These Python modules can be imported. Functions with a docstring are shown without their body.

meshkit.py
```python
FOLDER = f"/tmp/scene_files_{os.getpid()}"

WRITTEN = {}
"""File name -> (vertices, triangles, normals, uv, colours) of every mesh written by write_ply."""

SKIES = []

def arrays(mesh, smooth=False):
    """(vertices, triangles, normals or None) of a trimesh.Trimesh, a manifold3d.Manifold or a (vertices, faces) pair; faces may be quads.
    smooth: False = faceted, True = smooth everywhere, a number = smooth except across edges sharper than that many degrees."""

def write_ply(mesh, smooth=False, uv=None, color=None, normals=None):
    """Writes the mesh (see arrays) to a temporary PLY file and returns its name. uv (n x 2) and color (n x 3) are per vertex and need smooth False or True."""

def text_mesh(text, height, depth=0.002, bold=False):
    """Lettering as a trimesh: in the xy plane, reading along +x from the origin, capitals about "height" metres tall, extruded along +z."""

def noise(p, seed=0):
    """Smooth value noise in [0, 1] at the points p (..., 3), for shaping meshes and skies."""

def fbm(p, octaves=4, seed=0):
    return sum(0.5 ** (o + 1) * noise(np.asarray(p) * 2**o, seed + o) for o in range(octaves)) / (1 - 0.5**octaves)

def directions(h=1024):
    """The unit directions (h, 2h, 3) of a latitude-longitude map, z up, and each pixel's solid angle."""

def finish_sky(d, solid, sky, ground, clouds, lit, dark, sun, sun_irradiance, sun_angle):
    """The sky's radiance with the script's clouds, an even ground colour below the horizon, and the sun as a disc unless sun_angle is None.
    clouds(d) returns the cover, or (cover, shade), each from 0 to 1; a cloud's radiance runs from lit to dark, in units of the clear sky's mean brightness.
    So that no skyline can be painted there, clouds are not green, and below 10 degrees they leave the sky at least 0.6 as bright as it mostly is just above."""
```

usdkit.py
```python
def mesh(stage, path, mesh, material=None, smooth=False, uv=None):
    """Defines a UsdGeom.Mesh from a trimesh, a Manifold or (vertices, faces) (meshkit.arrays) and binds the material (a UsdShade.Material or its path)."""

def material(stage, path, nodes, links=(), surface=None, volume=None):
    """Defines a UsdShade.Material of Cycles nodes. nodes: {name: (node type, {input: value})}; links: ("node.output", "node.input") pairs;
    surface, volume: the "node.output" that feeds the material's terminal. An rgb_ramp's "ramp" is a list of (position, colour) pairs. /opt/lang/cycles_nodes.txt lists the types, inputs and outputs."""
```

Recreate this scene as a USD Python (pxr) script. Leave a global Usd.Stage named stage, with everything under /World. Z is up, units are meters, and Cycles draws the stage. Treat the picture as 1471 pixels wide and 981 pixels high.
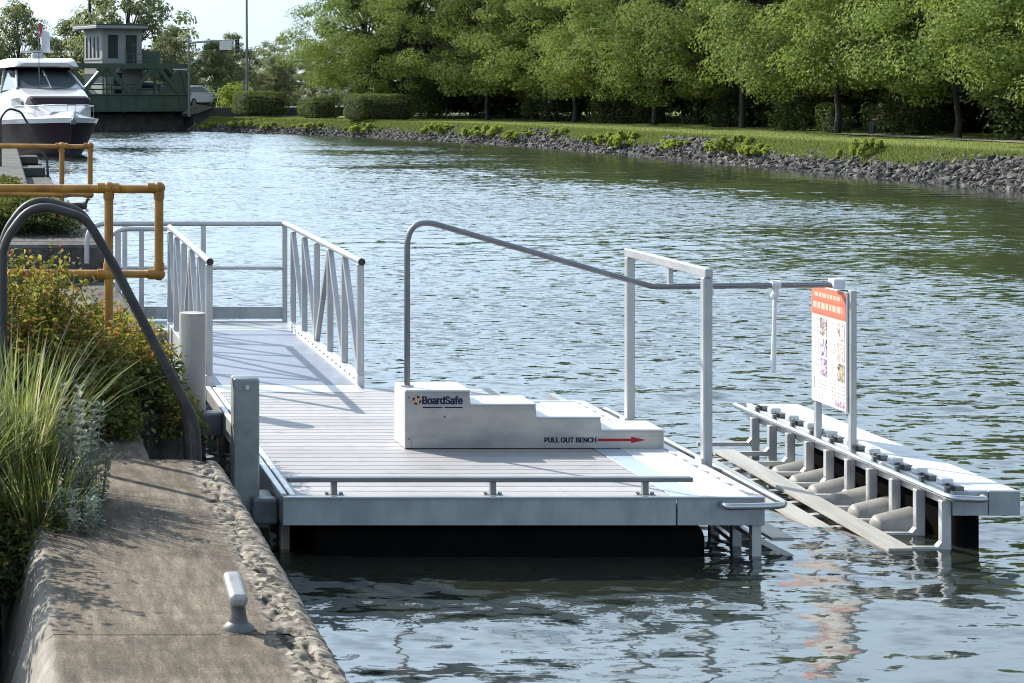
import math, random
import numpy as np, trimesh, manifold3d as m3, usdkit, meshkit
from shapely.geometry import Polygon, Point, box as sbox
from pxr import Usd, UsdGeom, UsdLux, UsdShade, Gf, Sdf, Vt
stage = Usd.Stage.CreateInMemory()
UsdGeom.SetStageUpAxis(stage, UsdGeom.Tokens.z); UsdGeom.SetStageMetersPerUnit(stage, 1.0)
UsdGeom.Xform.Define(stage, '/World'); UsdGeom.Scope.Define(stage, '/World/Looks')
PI = math.pi
# ------------------------------------------------------------------ camera, sky, sun
CAM_H, F_PX = 2.87, 2800.0
cam = UsdGeom.Camera.Define(stage, '/World/camera')
cam.CreateHorizontalApertureAttr(36.0); cam.CreateVerticalApertureAttr(24.01)
cam.CreateFocalLengthAttr(F_PX * 36 / 1471)
cam.CreateHorizontalApertureOffsetAttr(18.0); cam.CreateVerticalApertureOffsetAttr(-360.5 * 36 / 1471)
cam.CreateExposureAttr(1.08)
cam.AddTranslateOp().Set((0, 0, CAM_H)); cam.AddRotateXOp().Set(90)
SUN = np.array([-0.97, 1.2, 1.0]); SUN /= np.linalg.norm(SUN)
sun = UsdLux.DistantLight.Define(stage, '/World/sun')
sun.CreateIntensityAttr(1.25); sun.CreateAngleAttr(0.5); sun.CreateNormalizeAttr(True); sun.CreateColorAttr((1.0, 0.94, 0.84))
sun.AddOrientOp().Set(Gf.Quatf(Gf.Rotation(Gf.Vec3d(0, 0, 1), Gf.Vec3d(*map(float, SUN))).GetQuat()))
sky_m = usdkit.material(stage, '/World/Looks/sky_look', {
    's': ('sky_texture', {'sky_type': 'single_scattering', 'sun_disc': False, 'sun_elevation': math.asin(SUN[2]), 'sun_rotation': math.atan2(SUN[0], SUN[1]),
                          'altitude': 100.0, 'air_density': 1.0, 'aerosol_density': 0.5, 'ozone_density': 1.0}),
    'tc': ('texture_coordinate', {}), 'sx': ('separate_xyz', {}),
    'el': ('map_range', {'from_min': 0.0, 'from_max': .9, 'to_min': .88, 'to_max': .15, 'clamp': True}),
    'dt': ('vector_math', {'math_type': 'dot_product', 'vector2': tuple(float(c) for c in SUN)}), 't1': ('map_range', {'from_min': -1.0, 'from_max': 1.0, 'to_min': 0.0, 'to_max': 1.0, 'clamp': True}),
    't2': ('math', {'math_type': 'power', 'value2': 4.0}), 't3': ('math', {'math_type': 'multiply_add', 'value2': 1.5, 'value3': .42}),
    'e2': ('map_range', {'range_type': 'smoothstep', 'from_min': 0.0, 'from_max': .34, 'to_min': .60, 'to_max': 1.6, 'clamp': True}), 't4': ('math', {'math_type': 'multiply'}),
    'cl': ('vector_math', {'math_type': 'scale', 'vector1': (10.6, 13.4, 16.1)}), 'hz': ('mix', {'mix_type': 'mix'}),
    'b': ('background_shader', {'strength': 0.06})}, [('tc.generated', 'sx.vector'), ('sx.z', 'el.value'), ('tc.generated', 'dt.vector1'), ('dt.value', 't1.value'), ('t1.result', 't2.value1'), ('t2.value', 't3.value1'), ('t3.value', 't4.value1'), ('sx.z', 'e2.value'), ('e2.result', 't4.value2'), ('t4.value', 'cl.scale'),
    ('el.result', 'hz.fac'), ('s.color', 'hz.color1'), ('cl.vector', 'hz.color2'), ('hz.color', 'b.color')], surface='b.background')
sky = UsdLux.DomeLight.Define(stage, '/World/sky'); sky.CreateIntensityAttr(1.0)
UsdShade.MaterialBindingAPI.Apply(sky.GetPrim()).Bind(sky_m)
sky.GetPrim().SetCustomDataByKey('kind', 'structure')
sky.GetPrim().SetCustomDataByKey('label', 'pale clear sky above the canal and trees'); sky.GetPrim().SetCustomDataByKey('category', 'sky')

# ------------------------------------------------------------------ materials
L = '/World/Looks/'
def principled(name, color, rough=0.5, metal=0.0, noise=None, color2=None, bump=None, spec=0.5, scale3=(1, 1, 1), extra=None, detail=4, lo=.35, hi=.65):
    nodes = {'p': ('principled_bsdf', {'base_color': color, 'roughness': rough, 'metallic': metal, 'specular_ior_level': spec, **(extra or {})})}; links = []
    if noise:
        nodes['t'] = ('texture_coordinate', {}); nodes['m'] = ('mapping', {'scale': scale3})
        nodes['n'] = ('noise_texture', {'scale': noise, 'detail': detail, 'roughness': .6})
        nodes['r'] = ('rgb_ramp', {'ramp': [(0, color), (lo, color), (hi, color2 or color), (1, color2 or color)]})
        links += [('t.object', 'm.vector'), ('m.vector', 'n.vector'), ('n.fac', 'r.fac'), ('r.color', 'p.base_color')]
        if bump:
            nodes['b'] = ('bump', {'strength': bump[0], 'distance': bump[1]})
            nodes['n2'] = ('noise_texture', {'scale': bump[2], 'detail': 5.0, 'roughness': .6})
            links += [('m.vector', 'n2.vector'), ('n2.fac', 'b.height'), ('b.normal', 'p.normal')]
    return usdkit.material(stage, L + name, nodes, links, surface='p.BSDF')
from scipy.sparse import coo_matrix
from scipy.sparse.csgraph import connected_components
TONED = set()
def add_tone(prim, verts, faces, seed):
    f = np.asarray(faces); n = len(verts); e = np.concatenate([f[:, [0, 1]], f[:, [1, 2]]]); k, lab = connected_components(coo_matrix((np.ones(len(e), np.int8), (e[:, 0], e[:, 1])), shape=(n, n)), directed=False)
    UsdGeom.PrimvarsAPI(prim).CreatePrimvar('tone', Sdf.ValueTypeNames.FloatArray, 'vertex').Set(Vt.FloatArray.FromNumpy(np.random.default_rng(seed).random(k).astype(np.float32)[lab]))
def leaf_mat(name, stops, trans=.35, vary=.25, zramp=None):
    TONED.add(name)
    nodes = {'g': ('attribute', {'attribute': 'tone'}), 'r': ('rgb_ramp', {'ramp': stops}), 'o': ('object_info', {}), 'mr': ('map_range', {'from_min': 0., 'from_max': 1., 'to_min': 1 - vary, 'to_max': 1 + vary}),
             'h': ('hsv', {'hue': .5, 'saturation': 1.0, 'fac': 1.0}), 'd': ('diffuse_bsdf', {}), 't': ('translucent_bsdf', {}), 'gl': ('glossy_bsdf', {'roughness': .6, 'color': (.9, .95, 1)}),
             'mx': ('mix_closure', {'fac': trans}), 'm2': ('mix_closure', {'fac': .015})}
    links = [('g.fac', 'r.fac'), ('r.color', 'h.color'), ('o.random', 'mr.value'), ('mr.result', 'h.value'), ('h.color', 'd.color'), ('h.color', 't.color'),
             ('d.BSDF', 'mx.closure1'), ('t.BSDF', 'mx.closure2'), ('mx.closure', 'm2.closure1'), ('gl.BSDF', 'm2.closure2')]
    return usdkit.material(stage, L + name, nodes, links, surface='m2.closure')
M = {}
M['alu'] = principled('aluminium', (.45, .445, .44), .38, .55, 3.0, (.35, .355, .365), (.08, .01, 60))
M['alu_white'] = principled('bright_aluminium', (.52, .52, .53), .36, .3, 4.0, (.45, .46, .48), (.05, .01, 40))
M['alu_steps'] = principled('brushed_aluminium', (.36, .35, .33), .33, .6, 3.0, (.25, .25, .26), (.06, .006, 50), scale3=(1, 1, 2.2), detail=8, lo=.40, hi=.66)
M['alu_side'] = principled('mill_aluminium', (.33, .35, .365), .42, .45, 3.5, (.255, .272, .285), (.08, .01, 40), scale3=(1.6, 1, .7), detail=8, lo=.42, hi=.62)
M['galv'] = principled('galvanised_steel', (.17, .18, .18), .5, .55, 14.0, (.11, .12, .125), (.06, .01, 60))
M['rail_metal'] = principled('rail_metal', (.20, .20, .205), .38, .6, 3.0, (.15, .152, .158), (.08, .01, 60))
M['steel_tube'] = principled('steel_tube', (.22, .215, .225), .33, .75, 9.0, (.17, .17, .18))
M['chrome'] = principled('polished_tube', (.50, .50, .50), .22, .9, 6.0, (.40, .40, .41))
M['white_plastic'] = principled('white_plastic', (.6, .6, .6), .4, 0, 5.0, (.55, .55, .57))
M['launch_white'] = principled('launch_panel', (.52, .525, .54), .4, .1, 4.0, (.36, .37, .39), detail=8, lo=.5, hi=.72)
M['launch_blue'] = principled('launch_strip', (.38, .46, .53), .33, .25, 3.0, (.34, .41, .48))
def board_mat():
    nodes = {'t': ('texture_coordinate', {}), 'm': ('mapping', {'scale': (1.2, 22, 22)}), 'n': ('noise_texture', {'scale': 3.0, 'detail': 5.0}), 'n2': ('noise_texture', {'scale': 1.1, 'detail': 3.0}),
             'g': ('geometry', {}), 'r': ('rgb_ramp', {'ramp': [(0, (.25, .238, .24)), (.5, (.315, .302, .306)), (1, (.37, .356, .36))]}), 'r2': ('rgb_ramp', {'ramp': [(0, (.86, .85, .86)), (.45, (1, 1, 1)), (1, (1, 1, 1))]}),
             'o': ('object_info', {}), 'mo': ('map_range', {'from_min': 0., 'from_max': 1., 'to_min': .84, 'to_max': 1.04}), 'sc': ('vector_math', {'math_type': 'scale'}), 'n4': ('noise_texture', {'scale': 5.0, 'detail': 6.0, 'roughness': .75}), 'r4': ('rgb_ramp', {'ramp': [(0, (.62, .60, .58)), (.36, (.84, .83, .82)), (.46, (1, 1, 1)), (1, (1, 1, 1))]}), 'x4': ('mix', {'mix_type': 'multiply', 'fac': 1.0}),
             'x': ('mix', {'mix_type': 'multiply', 'fac': 1.0}), 'p': ('principled_bsdf', {'roughness': .55, 'specular_ior_level': .4}), 'b': ('bump', {'strength': .25, 'distance': .003})}
    return usdkit.material(stage, L + 'composite_board', nodes, [('t.object', 'm.vector'), ('m.vector', 'n.vector'), ('t.object', 'n2.vector'), ('n.fac', 'r.fac'), ('n2.fac', 'r2.fac'), ('r.color', 'x.color1'), ('r2.color', 'x.color2'), ('x.color', 'x4.color1'), ('t.object', 'n4.vector'), ('n4.fac', 'r4.fac'), ('r4.color', 'x4.color2'), ('x4.color', 'sc.vector1'), ('o.random', 'mo.value'), ('mo.result', 'sc.scale'), ('sc.vector', 'p.base_color'), ('n.fac', 'b.height'), ('b.normal', 'p.normal')], surface='p.BSDF')
M['board'] = board_mat()
M['gangway_deck'] = principled('gangway_plate', (.20, .22, .275), .5, .3, 3.0, (.16, .18, .23), (.2, .004, 90), scale3=(1, 3, 1))
M['black'] = principled('black_plastic', (.004, .004, .0045), .9, 0, 5.0, (.006, .006, .006), spec=.0)
M['rubber'] = principled('black_rubber', (.02, .02, .02), .7)
M['dark_steel'] = principled('dark_bracket', (.09, .10, .115), .5, .3, 8.0, (.13, .14, .15))
M['hoop'] = principled('weathered_tube', (.016, .015, .015), .6, .0, 9.0, (.032, .03, .029))
M['yellow'] = principled('yellow_paint', (.35, .17, .022), .45, 0, 6.0, (.20, .085, .014), (.12, .01, 60))
M['timber'] = principled('grey_timber', (.25, .22, .18), .8, 0, 6.0, (.38, .34, .27), (.4, .01, 20), scale3=(1, 1, .12))
M['pale_post'] = principled('pale_post', (.30, .28, .25), .6, 0, 3.0, (.22, .205, .18), (.2, .01, 30), scale3=(1, 1, .2))
M['float_grey'] = principled('float_grey', (.21, .20, .18), .6, 0, 6.0, (.13, .125, .11), (.15, .01, 40))
M['plank_grey'] = principled('launch_plank', (.34, .325, .29), .5, .1, 4.0, (.25, .24, .215), (.2, .006, 40), scale3=(4, .5, 1))
M['red'] = principled('red_print', (.30, .015, .02), .6, spec=.2); M['navy'] = principled('navy_print', (.008, .012, .045), .6, spec=.2); M['orange'] = principled('orange_print', (.60, .20, .04), .5)
M['sign_white'] = principled('sign_white', (.62, .59, .55), .45); M['sign_red'] = principled('sign_red', (.60, .12, .07), .45)
M['sign_red_dark'] = principled('sign_red_dark', (.62, .09, .03), .5); M['sign_pale'] = principled('sign_pale_print', (.68, .33, .24), .5)
M['print_grey'] = principled('print_grey', (.42, .40, .38), .6); M['print_purple'] = principled('print_purple', (.40, .25, .33), .6)
def photo_mat(i, cols):
    nodes = {'t': ('texture_coordinate', {}), 'm': ('mapping', {'location': (i * 3.1, i * 1.7, i * 2.3)}), 'n': ('noise_texture', {'scale': 16.0, 'detail': 4.0, 'roughness': .7, 'distortion': 1.2}),
             'r': ('rgb_ramp', {'ramp': [(0, cols[0]), (.38, cols[0]), (.48, cols[1]), (.56, cols[2]), (.66, cols[3]), (1, cols[3])]}), 'p': ('principled_bsdf', {'roughness': .4})}
    return usdkit.material(stage, L + 'photo_print_%d' % i, nodes, [('t.object', 'm.vector'), ('m.vector', 'n.vector'), ('n.fac', 'r.fac'), ('r.color', 'p.base_color')], surface='p.BSDF')
def concrete(name, c1, c2, c3, bump=.35, edge=None):
    nodes = {'t': ('texture_coordinate', {}), 'm': ('mapping', {'scale': (8, 1.5, 3)}), 'mh': ('mapping', {'scale': (.9, 9, 3)}), 'n': ('noise_texture', {'scale': 2.2, 'detail': 7.0, 'roughness': .7}), 'nh': ('noise_texture', {'scale': 1.5, 'detail': 4.0, 'roughness': .6}), 'n2': ('noise_texture', {'scale': 1.6, 'detail': 6.0, 'roughness': .65}), 'n3': ('noise_texture', {'scale': 95.0, 'detail': 3.0, 'roughness': .7}),
             'r': ('rgb_ramp', {'ramp': [(0, c1), (.36, c1), (.52, c2), (.66, c3), (1, c3)]}), 'r2': ('rgb_ramp', {'ramp': [(0, (.40, .39, .38)), (.42, (.66, .64, .62)), (.55, (1, 1, 1)), (1, (1.25, 1.22, 1.18))]}), 'rh': ('rgb_ramp', {'ramp': [(0, (.70, .69, .68)), (.44, (.85, .85, .84)), (.54, (1.05, 1.05, 1.05)), (1, (1.1, 1.1, 1.1))]}),
             'r3': ('rgb_ramp', {'ramp': [(0, (.35, .35, .35)), (.38, (.7, .7, .7)), (.56, (1.05, 1.05, 1.05)), (.7, (1.5, 1.5, 1.45)), (1, (1.6, 1.6, 1.55))]}),
             'v': ('voronoi_texture', {'feature': 'distance_to_edge', 'scale': 1.15, 'randomness': 1.0}), 'wa': ('vector_math', {'math_type': 'multiply_add', 'vector2': (.35, .35, .35)}), 'rv': ('rgb_ramp', {'ramp': [(0, (.25, .24, .23)), (.006, (.45, .44, .43)), (.014, (1, 1, 1)), (1, (1, 1, 1))]}),
             'x': ('mix', {'mix_type': 'multiply', 'fac': .9}), 'x2': ('mix', {'mix_type': 'multiply', 'fac': .9}), 'x3': ('mix', {'mix_type': 'multiply', 'fac': .6}), 'x4': ('mix', {'mix_type': 'multiply', 'fac': .18}), 'p': ('principled_bsdf', {'roughness': .88, 'specular_ior_level': .2}),
             'mp': ('math', {'math_type': 'multiply_add', 'value2': .6}), 'b': ('bump', {'strength': bump, 'distance': .010}),
             'sx': ('separate_xyz', {}), 'ed': ('map_range', {'from_min': 1.03, 'from_max': 1.08, 'to_min': 0.0, 'to_max': 1.0 if edge else 0.0, 'clamp': True}), 'va': ('voronoi_texture', {'feature': 'f1', 'scale': 34.0}), 'sv': ('separate_xyz', {}), 'ra': ('rgb_ramp', {'ramp': [(0, (.03, .026, .02)), (.22, (.05, .043, .034)), (.3, (.12, .104, .083)), (.7, (.17, .15, .122)), (1, (.27, .243, .203))]}), 'x5': ('mix', {'mix_type': 'mix'}), 'le': ('map_range', {'from_min': .17, 'from_max': .235, 'to_min': .75 if edge else 0.0, 'to_max': 0.0, 'clamp': True}), 'lm': ('math', {'math_type': 'multiply'}), 'x6': ('mix', {'mix_type': 'mix', 'color2': (.42, .40, .36)})}
    return usdkit.material(stage, L + name, nodes, [('t.object', 'm.vector'), ('m.vector', 'n.vector'), ('t.object', 'mh.vector'), ('mh.vector', 'nh.vector'), ('t.object', 'n2.vector'), ('t.object', 'n3.vector'), ('n.fac', 'r.fac'), ('n2.fac', 'r2.fac'), ('n3.fac', 'r3.fac'), ('nh.fac', 'rh.fac'),
        ('n2.color', 'wa.vector1'), ('t.object', 'wa.vector3'), ('wa.vector', 'v.vector'), ('v.distance', 'rv.fac'), ('r.color', 'x.color1'), ('r2.color', 'x.color2'), ('x.color', 'x2.color1'), ('r3.color', 'x2.color2'), ('x2.color', 'x3.color1'), ('rh.color', 'x3.color2'), ('x3.color', 'x4.color1'), ('rv.color', 'x4.color2'),
        ('t.object', 'sx.vector'), ('sx.x', 'ed.value'), ('t.object', 'va.vector'), ('va.color', 'sv.vector'), ('sv.x', 'ra.fac'), ('ed.result', 'x5.fac'), ('x4.color', 'x5.color1'), ('ra.color', 'x5.color2'), ('sx.x', 'le.value'), ('le.result', 'lm.value1'), ('n2.fac', 'lm.value2'), ('lm.value', 'x6.fac'), ('x5.color', 'x6.color1'), ('x6.color', 'p.base_color'), ('n3.fac', 'mp.value1'), ('n.fac', 'mp.value3'), ('mp.value', 'b.height'), ('b.normal', 'p.normal')], surface='p.BSDF')
M['concrete'] = concrete('worn_concrete', (.078, .063, .047), (.128, .104, .079), (.195, .164, .127), .5, True)
M['concrete_grey'] = concrete('grey_concrete', (.055, .053, .05), (.085, .082, .078), (.12, .115, .108))
M['aggregate'] = concrete('exposed_aggregate', (.07, .064, .055), (.15, .137, .117), (.25, .23, .20), .5)
M['soil'] = principled('soil', (.025, .02, .015), .95, 0, 9.0, (.045, .036, .026), (.6, .03, 25))
M['grass'] = principled('lawn', (.115, .15, .035), .9, 0, .35, (.155, .175, .05), (.7, .05, 14), detail=8, spec=.1)
M['far_ground'] = principled('far_ground', (.05, .065, .03), .95, 0, .2, (.07, .075, .04))
M['bank_soil'] = principled('bank_soil', (.045, .04, .035), .95, 0, 2.0, (.07, .06, .05), (.6, .05, 8))
M['path'] = principled('gravel_path', (.26, .23, .18), .95, 0, 6.0, (.20, .18, .14))
def stone_mat():
    TONED.add('riprap_stone')
    nodes = {'g': ('attribute', {'attribute': 'tone'}), 'r': ('rgb_ramp', {'ramp': [(0, (.024, .022, .021)), (.5, (.05, .046, .042)), (.8, (.09, .082, .072)), (1, (.20, .18, .15))]}), 't': ('texture_coordinate', {}), 'n': ('noise_texture', {'scale': 7.0, 'detail': 5.0}), 
             'x': ('mix', {'mix_type': 'multiply', 'fac': .7}), 'p': ('principled_bsdf', {'roughness': .85})}
    return usdkit.material(stage, L + 'riprap_stone', nodes, [('g.fac', 'r.fac'), ('t.object', 'n.vector'), ('r.color', 'x.color1'), ('n.color', 'x.color2'), ('x.color', 'p.base_color')], surface='p.BSDF')
M['stone'] = stone_mat()
M['red_stone'] = principled('reddish_boulder', (.26, .19, .15), .85, 0, 4.0, (.19, .14, .12))
M['bark'] = principled('bark', (.022, .018, .015), .9, 0, 5.0, (.04, .033, .027), (.6, .03, 20), scale3=(1, 1, .25))
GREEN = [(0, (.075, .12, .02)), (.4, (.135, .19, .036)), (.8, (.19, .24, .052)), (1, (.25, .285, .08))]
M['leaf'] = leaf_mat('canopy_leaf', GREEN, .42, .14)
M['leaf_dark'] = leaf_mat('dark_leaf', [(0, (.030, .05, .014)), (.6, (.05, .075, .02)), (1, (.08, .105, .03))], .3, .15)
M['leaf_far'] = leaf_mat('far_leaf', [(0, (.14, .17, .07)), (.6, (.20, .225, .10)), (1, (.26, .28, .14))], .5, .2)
M['leaf_hedge'] = leaf_mat('hedge_leaf', [(0, (.08, .12, .03)), (.6, (.13, .17, .045)), (1, (.18, .21, .07))], .35, .1)
M['leaf_weed'] = leaf_mat('weed_leaf', [(0, (.20, .26, .035)), (.6, (.28, .34, .06)), (1, (.34, .38, .09))], .45, .15)
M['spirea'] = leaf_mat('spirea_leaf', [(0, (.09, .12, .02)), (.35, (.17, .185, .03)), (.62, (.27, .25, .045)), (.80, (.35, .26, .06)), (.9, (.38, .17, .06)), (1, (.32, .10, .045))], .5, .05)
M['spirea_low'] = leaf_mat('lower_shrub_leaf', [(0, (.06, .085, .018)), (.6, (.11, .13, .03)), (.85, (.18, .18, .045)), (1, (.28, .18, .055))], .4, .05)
M['blade'] = leaf_mat('grass_blade', [(0, (.08, .12, .025)), (.45, (.15, .19, .045)), (.78, (.26, .265, .09)), (1, (.46, .42, .24))], .45, .05)
M['silver'] = leaf_mat('silver_leaf', [(0, (.17, .20, .15)), (.6, (.26, .29, .23)), (1, (.36, .39, .33))], .25, .05)
M['lawn_blade'] = leaf_mat('lawn_blade', [(0, (.10, .15, .03)), (.6, (.15, .19, .045)), (1, (.22, .22, .08))], .4, .1)
M['stem'] = principled('stem', (.10, .08, .045), .8)
M['bridge'] = principled('bridge_paint', (.036, .058, .040), .6, 0, 1.5, (.05, .072, .05), (.1, .02, 8))
M['bridge_dark'] = principled('bridge_deck', (.035, .04, .038), .8, 0, 1.0, (.05, .055, .05))
M['tower_wall'] = principled('tower_wall', (.24, .25, .245), .7, 0, 1.2, (.19, .20, .20))
M['glass'] = principled('dark_glass', (.02, .025, .03), .08, 0)
M['asphalt'] = principled('asphalt', (.05, .05, .05), .9, 0, 6.0, (.065, .065, .06))
M['car_white'] = principled('car_white', (.42, .42, .43), .3, 0, extra={'coat_weight': .5}); M['car_silver'] = principled('car_silver', (.45, .46, .48), .3, .5)
M['tail'] = principled('tail_light', (.42, .03, .02), .3); M['head'] = principled('head_light', (.85, .85, .8), .1)
M['gel'] = principled('boat_white', (.45, .44, .455), .3, 0, 1.0, (.38, .37, .385), extra={'coat_weight': .3}); M['hull'] = principled('boat_hull', (.010, .005, .008), .6, 0, spec=.08)
M['tint'] = principled('tinted_glass', (.07, .085, .095), .08, 0, spec=.9); M['flag'] = principled('white_cloth', (.75, .75, .77), .8)
M['flag_red'] = principled('red_cloth', (.5, .1, .1), .8)
M['skin'] = principled('skin', (.45, .28, .2), .6); M['jeans'] = principled('jeans', (.035, .055, .09), .85); M['dark_shirt'] = principled('dark_shirt', (.02, .02, .025), .85); M['pale_cloth'] = principled('pale_cloth', (.62, .58, .5), .85)
M['duck'] = principled('duck_feathers', (.06, .048, .035), .7, 0, 20.0, (.10, .085, .065))
M['signal_black'] = principled('signal_black', (.02, .02, .02), .5)
def water_mat():
    nodes = {'g': ('geometry', {}), 'm1': ('mapping', {'scale': (.62, 1.25, 1)}), 'm3': ('mapping', {'scale': (.022, .06, 1)}), 'n2': ('noise_texture', {'scale': 6.2, 'detail': 3.0, 'roughness': .62, 'distortion': .25}), 'n3': ('noise_texture', {'scale': 1.0, 'detail': 3.0, 'roughness': .6}),
             's2': ('vector_math', {'math_type': 'subtract', 'vector2': (.5, .5, .5)}), 'k2': ('vector_math', {'math_type': 'multiply_add', 'vector2': (.60, 1.0, 0), 'vector3': (0, 0, 0)}),
             'bi': ('map_range', {'from_min': 9.0, 'from_max': 24.0, 'to_min': .012, 'to_max': .098, 'clamp': True}), 'bv': ('vector_math', {'math_type': 'scale', 'vector1': (-.35, -1.0, 0)}), 'ba': ('vector_math', {'math_type': 'add'}), 'amp': ('map_range', {'from_min': .40, 'from_max': .58, 'to_min': .30, 'to_max': 1.0, 'clamp': True}), 'sx': ('separate_xyz', {}), 'bk': ('map_range', {'from_min': 18.0, 'from_max': 28.5, 'to_min': 1.0, 'to_max': .2, 'clamp': True}), 'mu': ('math', {'math_type': 'multiply'}), 'ny': ('map_range', {'from_min': 10.5, 'from_max': 19.0, 'to_min': .62, 'to_max': 1.0, 'clamp': True}), 'mn': ('math', {'math_type': 'multiply'}),
             'sc': ('vector_math', {'math_type': 'scale'}), 'up': ('vector_math', {'math_type': 'add'}), 'no': ('vector_math', {'math_type': 'normalize'}),
             'p': ('principled_bsdf', {'base_color': (.014, .017, .012), 'roughness': .06, 'ior': 1.75, 'specular_ior_level': .5})}
    links = [('g.position', 'm1.vector'), ('m1.vector', 'n2.vector'), ('g.position', 'm3.vector'), ('m3.vector', 'n3.vector'), ('n3.fac', 'amp.value'), ('g.position', 'sx.vector'), ('sx.x', 'bk.value'), ('sx.y', 'ny.value'), ('amp.result', 'mn.value1'), ('ny.result', 'mn.value2'), ('mn.value', 'mu.value1'), ('bk.result', 'mu.value2'),
             ('n2.color', 's2.vector1'), ('s2.vector', 'k2.vector1'), ('sx.y', 'bi.value'), ('bi.result', 'bv.scale'), ('k2.vector', 'ba.vector1'), ('bv.vector', 'ba.vector2'), ('ba.vector', 'sc.vector1'), ('mu.value', 'sc.scale'), ('sc.vector', 'up.vector1'), ('g.normal', 'up.vector2'), ('up.vector', 'no.vector1'), ('no.vector', 'p.normal')]
    return usdkit.material(stage, L + 'canal_water', nodes, links, surface='p.BSDF')
M['water'] = water_mat()

# ------------------------------------------------------------------ helpers
used = {}
def numbered(parent, name):
    k = (parent, name); n = used.get(k, 0); used[k] = n + 1
    return parent + '/' + (name if n == 0 else '%s_%03d' % (name, n))
class T:                       # a thing or part: path + the world offset of its origin
    def __init__(self, path, loc): self.path, self.loc = path, np.array(loc, float)
def tag(path, label=None, cat=None, group=None, kind=None):
    p = stage.GetPrimAtPath(path)
    for k, v in (('label', label), ('category', cat), ('group', group), ('kind', kind)):
        if v: p.SetCustomDataByKey(k, v)
def thing(name, label, cat, loc=(0, 0, 0), group=None, kind=None, rotz=0, scale=None):
    path = numbered('/World', name); x = UsdGeom.Xform.Define(stage, path); x.AddTranslateOp().Set(Gf.Vec3d(*map(float, loc)))
    if rotz: x.AddRotateZOp().Set(float(rotz))
    if scale: x.AddScaleOp().Set(Gf.Vec3f(*map(float, np.broadcast_to(scale, 3))))
    tag(path, label, cat, group, kind); return T(path, (0, 0, 0) if rotz or scale else loc)
def cat_(meshes):
    meshes = [m for m in meshes]
    return meshes[0] if len(meshes) == 1 else trimesh.util.concatenate(meshes)
def tm(mesh):
    v, f, _ = meshkit.arrays(mesh); return trimesh.Trimesh(v, f, process=False)
def part(name, mesh, mat, parent, smooth=False, label=None, kind=None):
    if isinstance(mesh, list): mesh = cat_([tm(m) for m in mesh])
    v, f, _ = meshkit.arrays(mesh)
    path = numbered(parent.path, name)
    mm = M[mat] if isinstance(mat, str) else mat
    pm = usdkit.mesh(stage, path, trimesh.Trimesh(v - parent.loc, f, process=False), mm, smooth)
    if mm.GetPath().name in TONED: add_tone(pm, v, f, sum(map(ord, path)))
    tag(path, label=label, kind=kind); return T(path, parent.loc)
def single(name, mesh, mat, label, cat, group=None, kind=None, smooth=False, loc=(0, 0, 0)):
    r = part(name, mesh, mat, T('/World', loc), smooth)
    if np.any(np.array(loc)): UsdGeom.Xformable(stage.GetPrimAtPath(r.path)).AddTranslateOp().Set(Gf.Vec3d(*map(float, loc)))
    tag(r.path, label, cat, group, kind); return r
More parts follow.
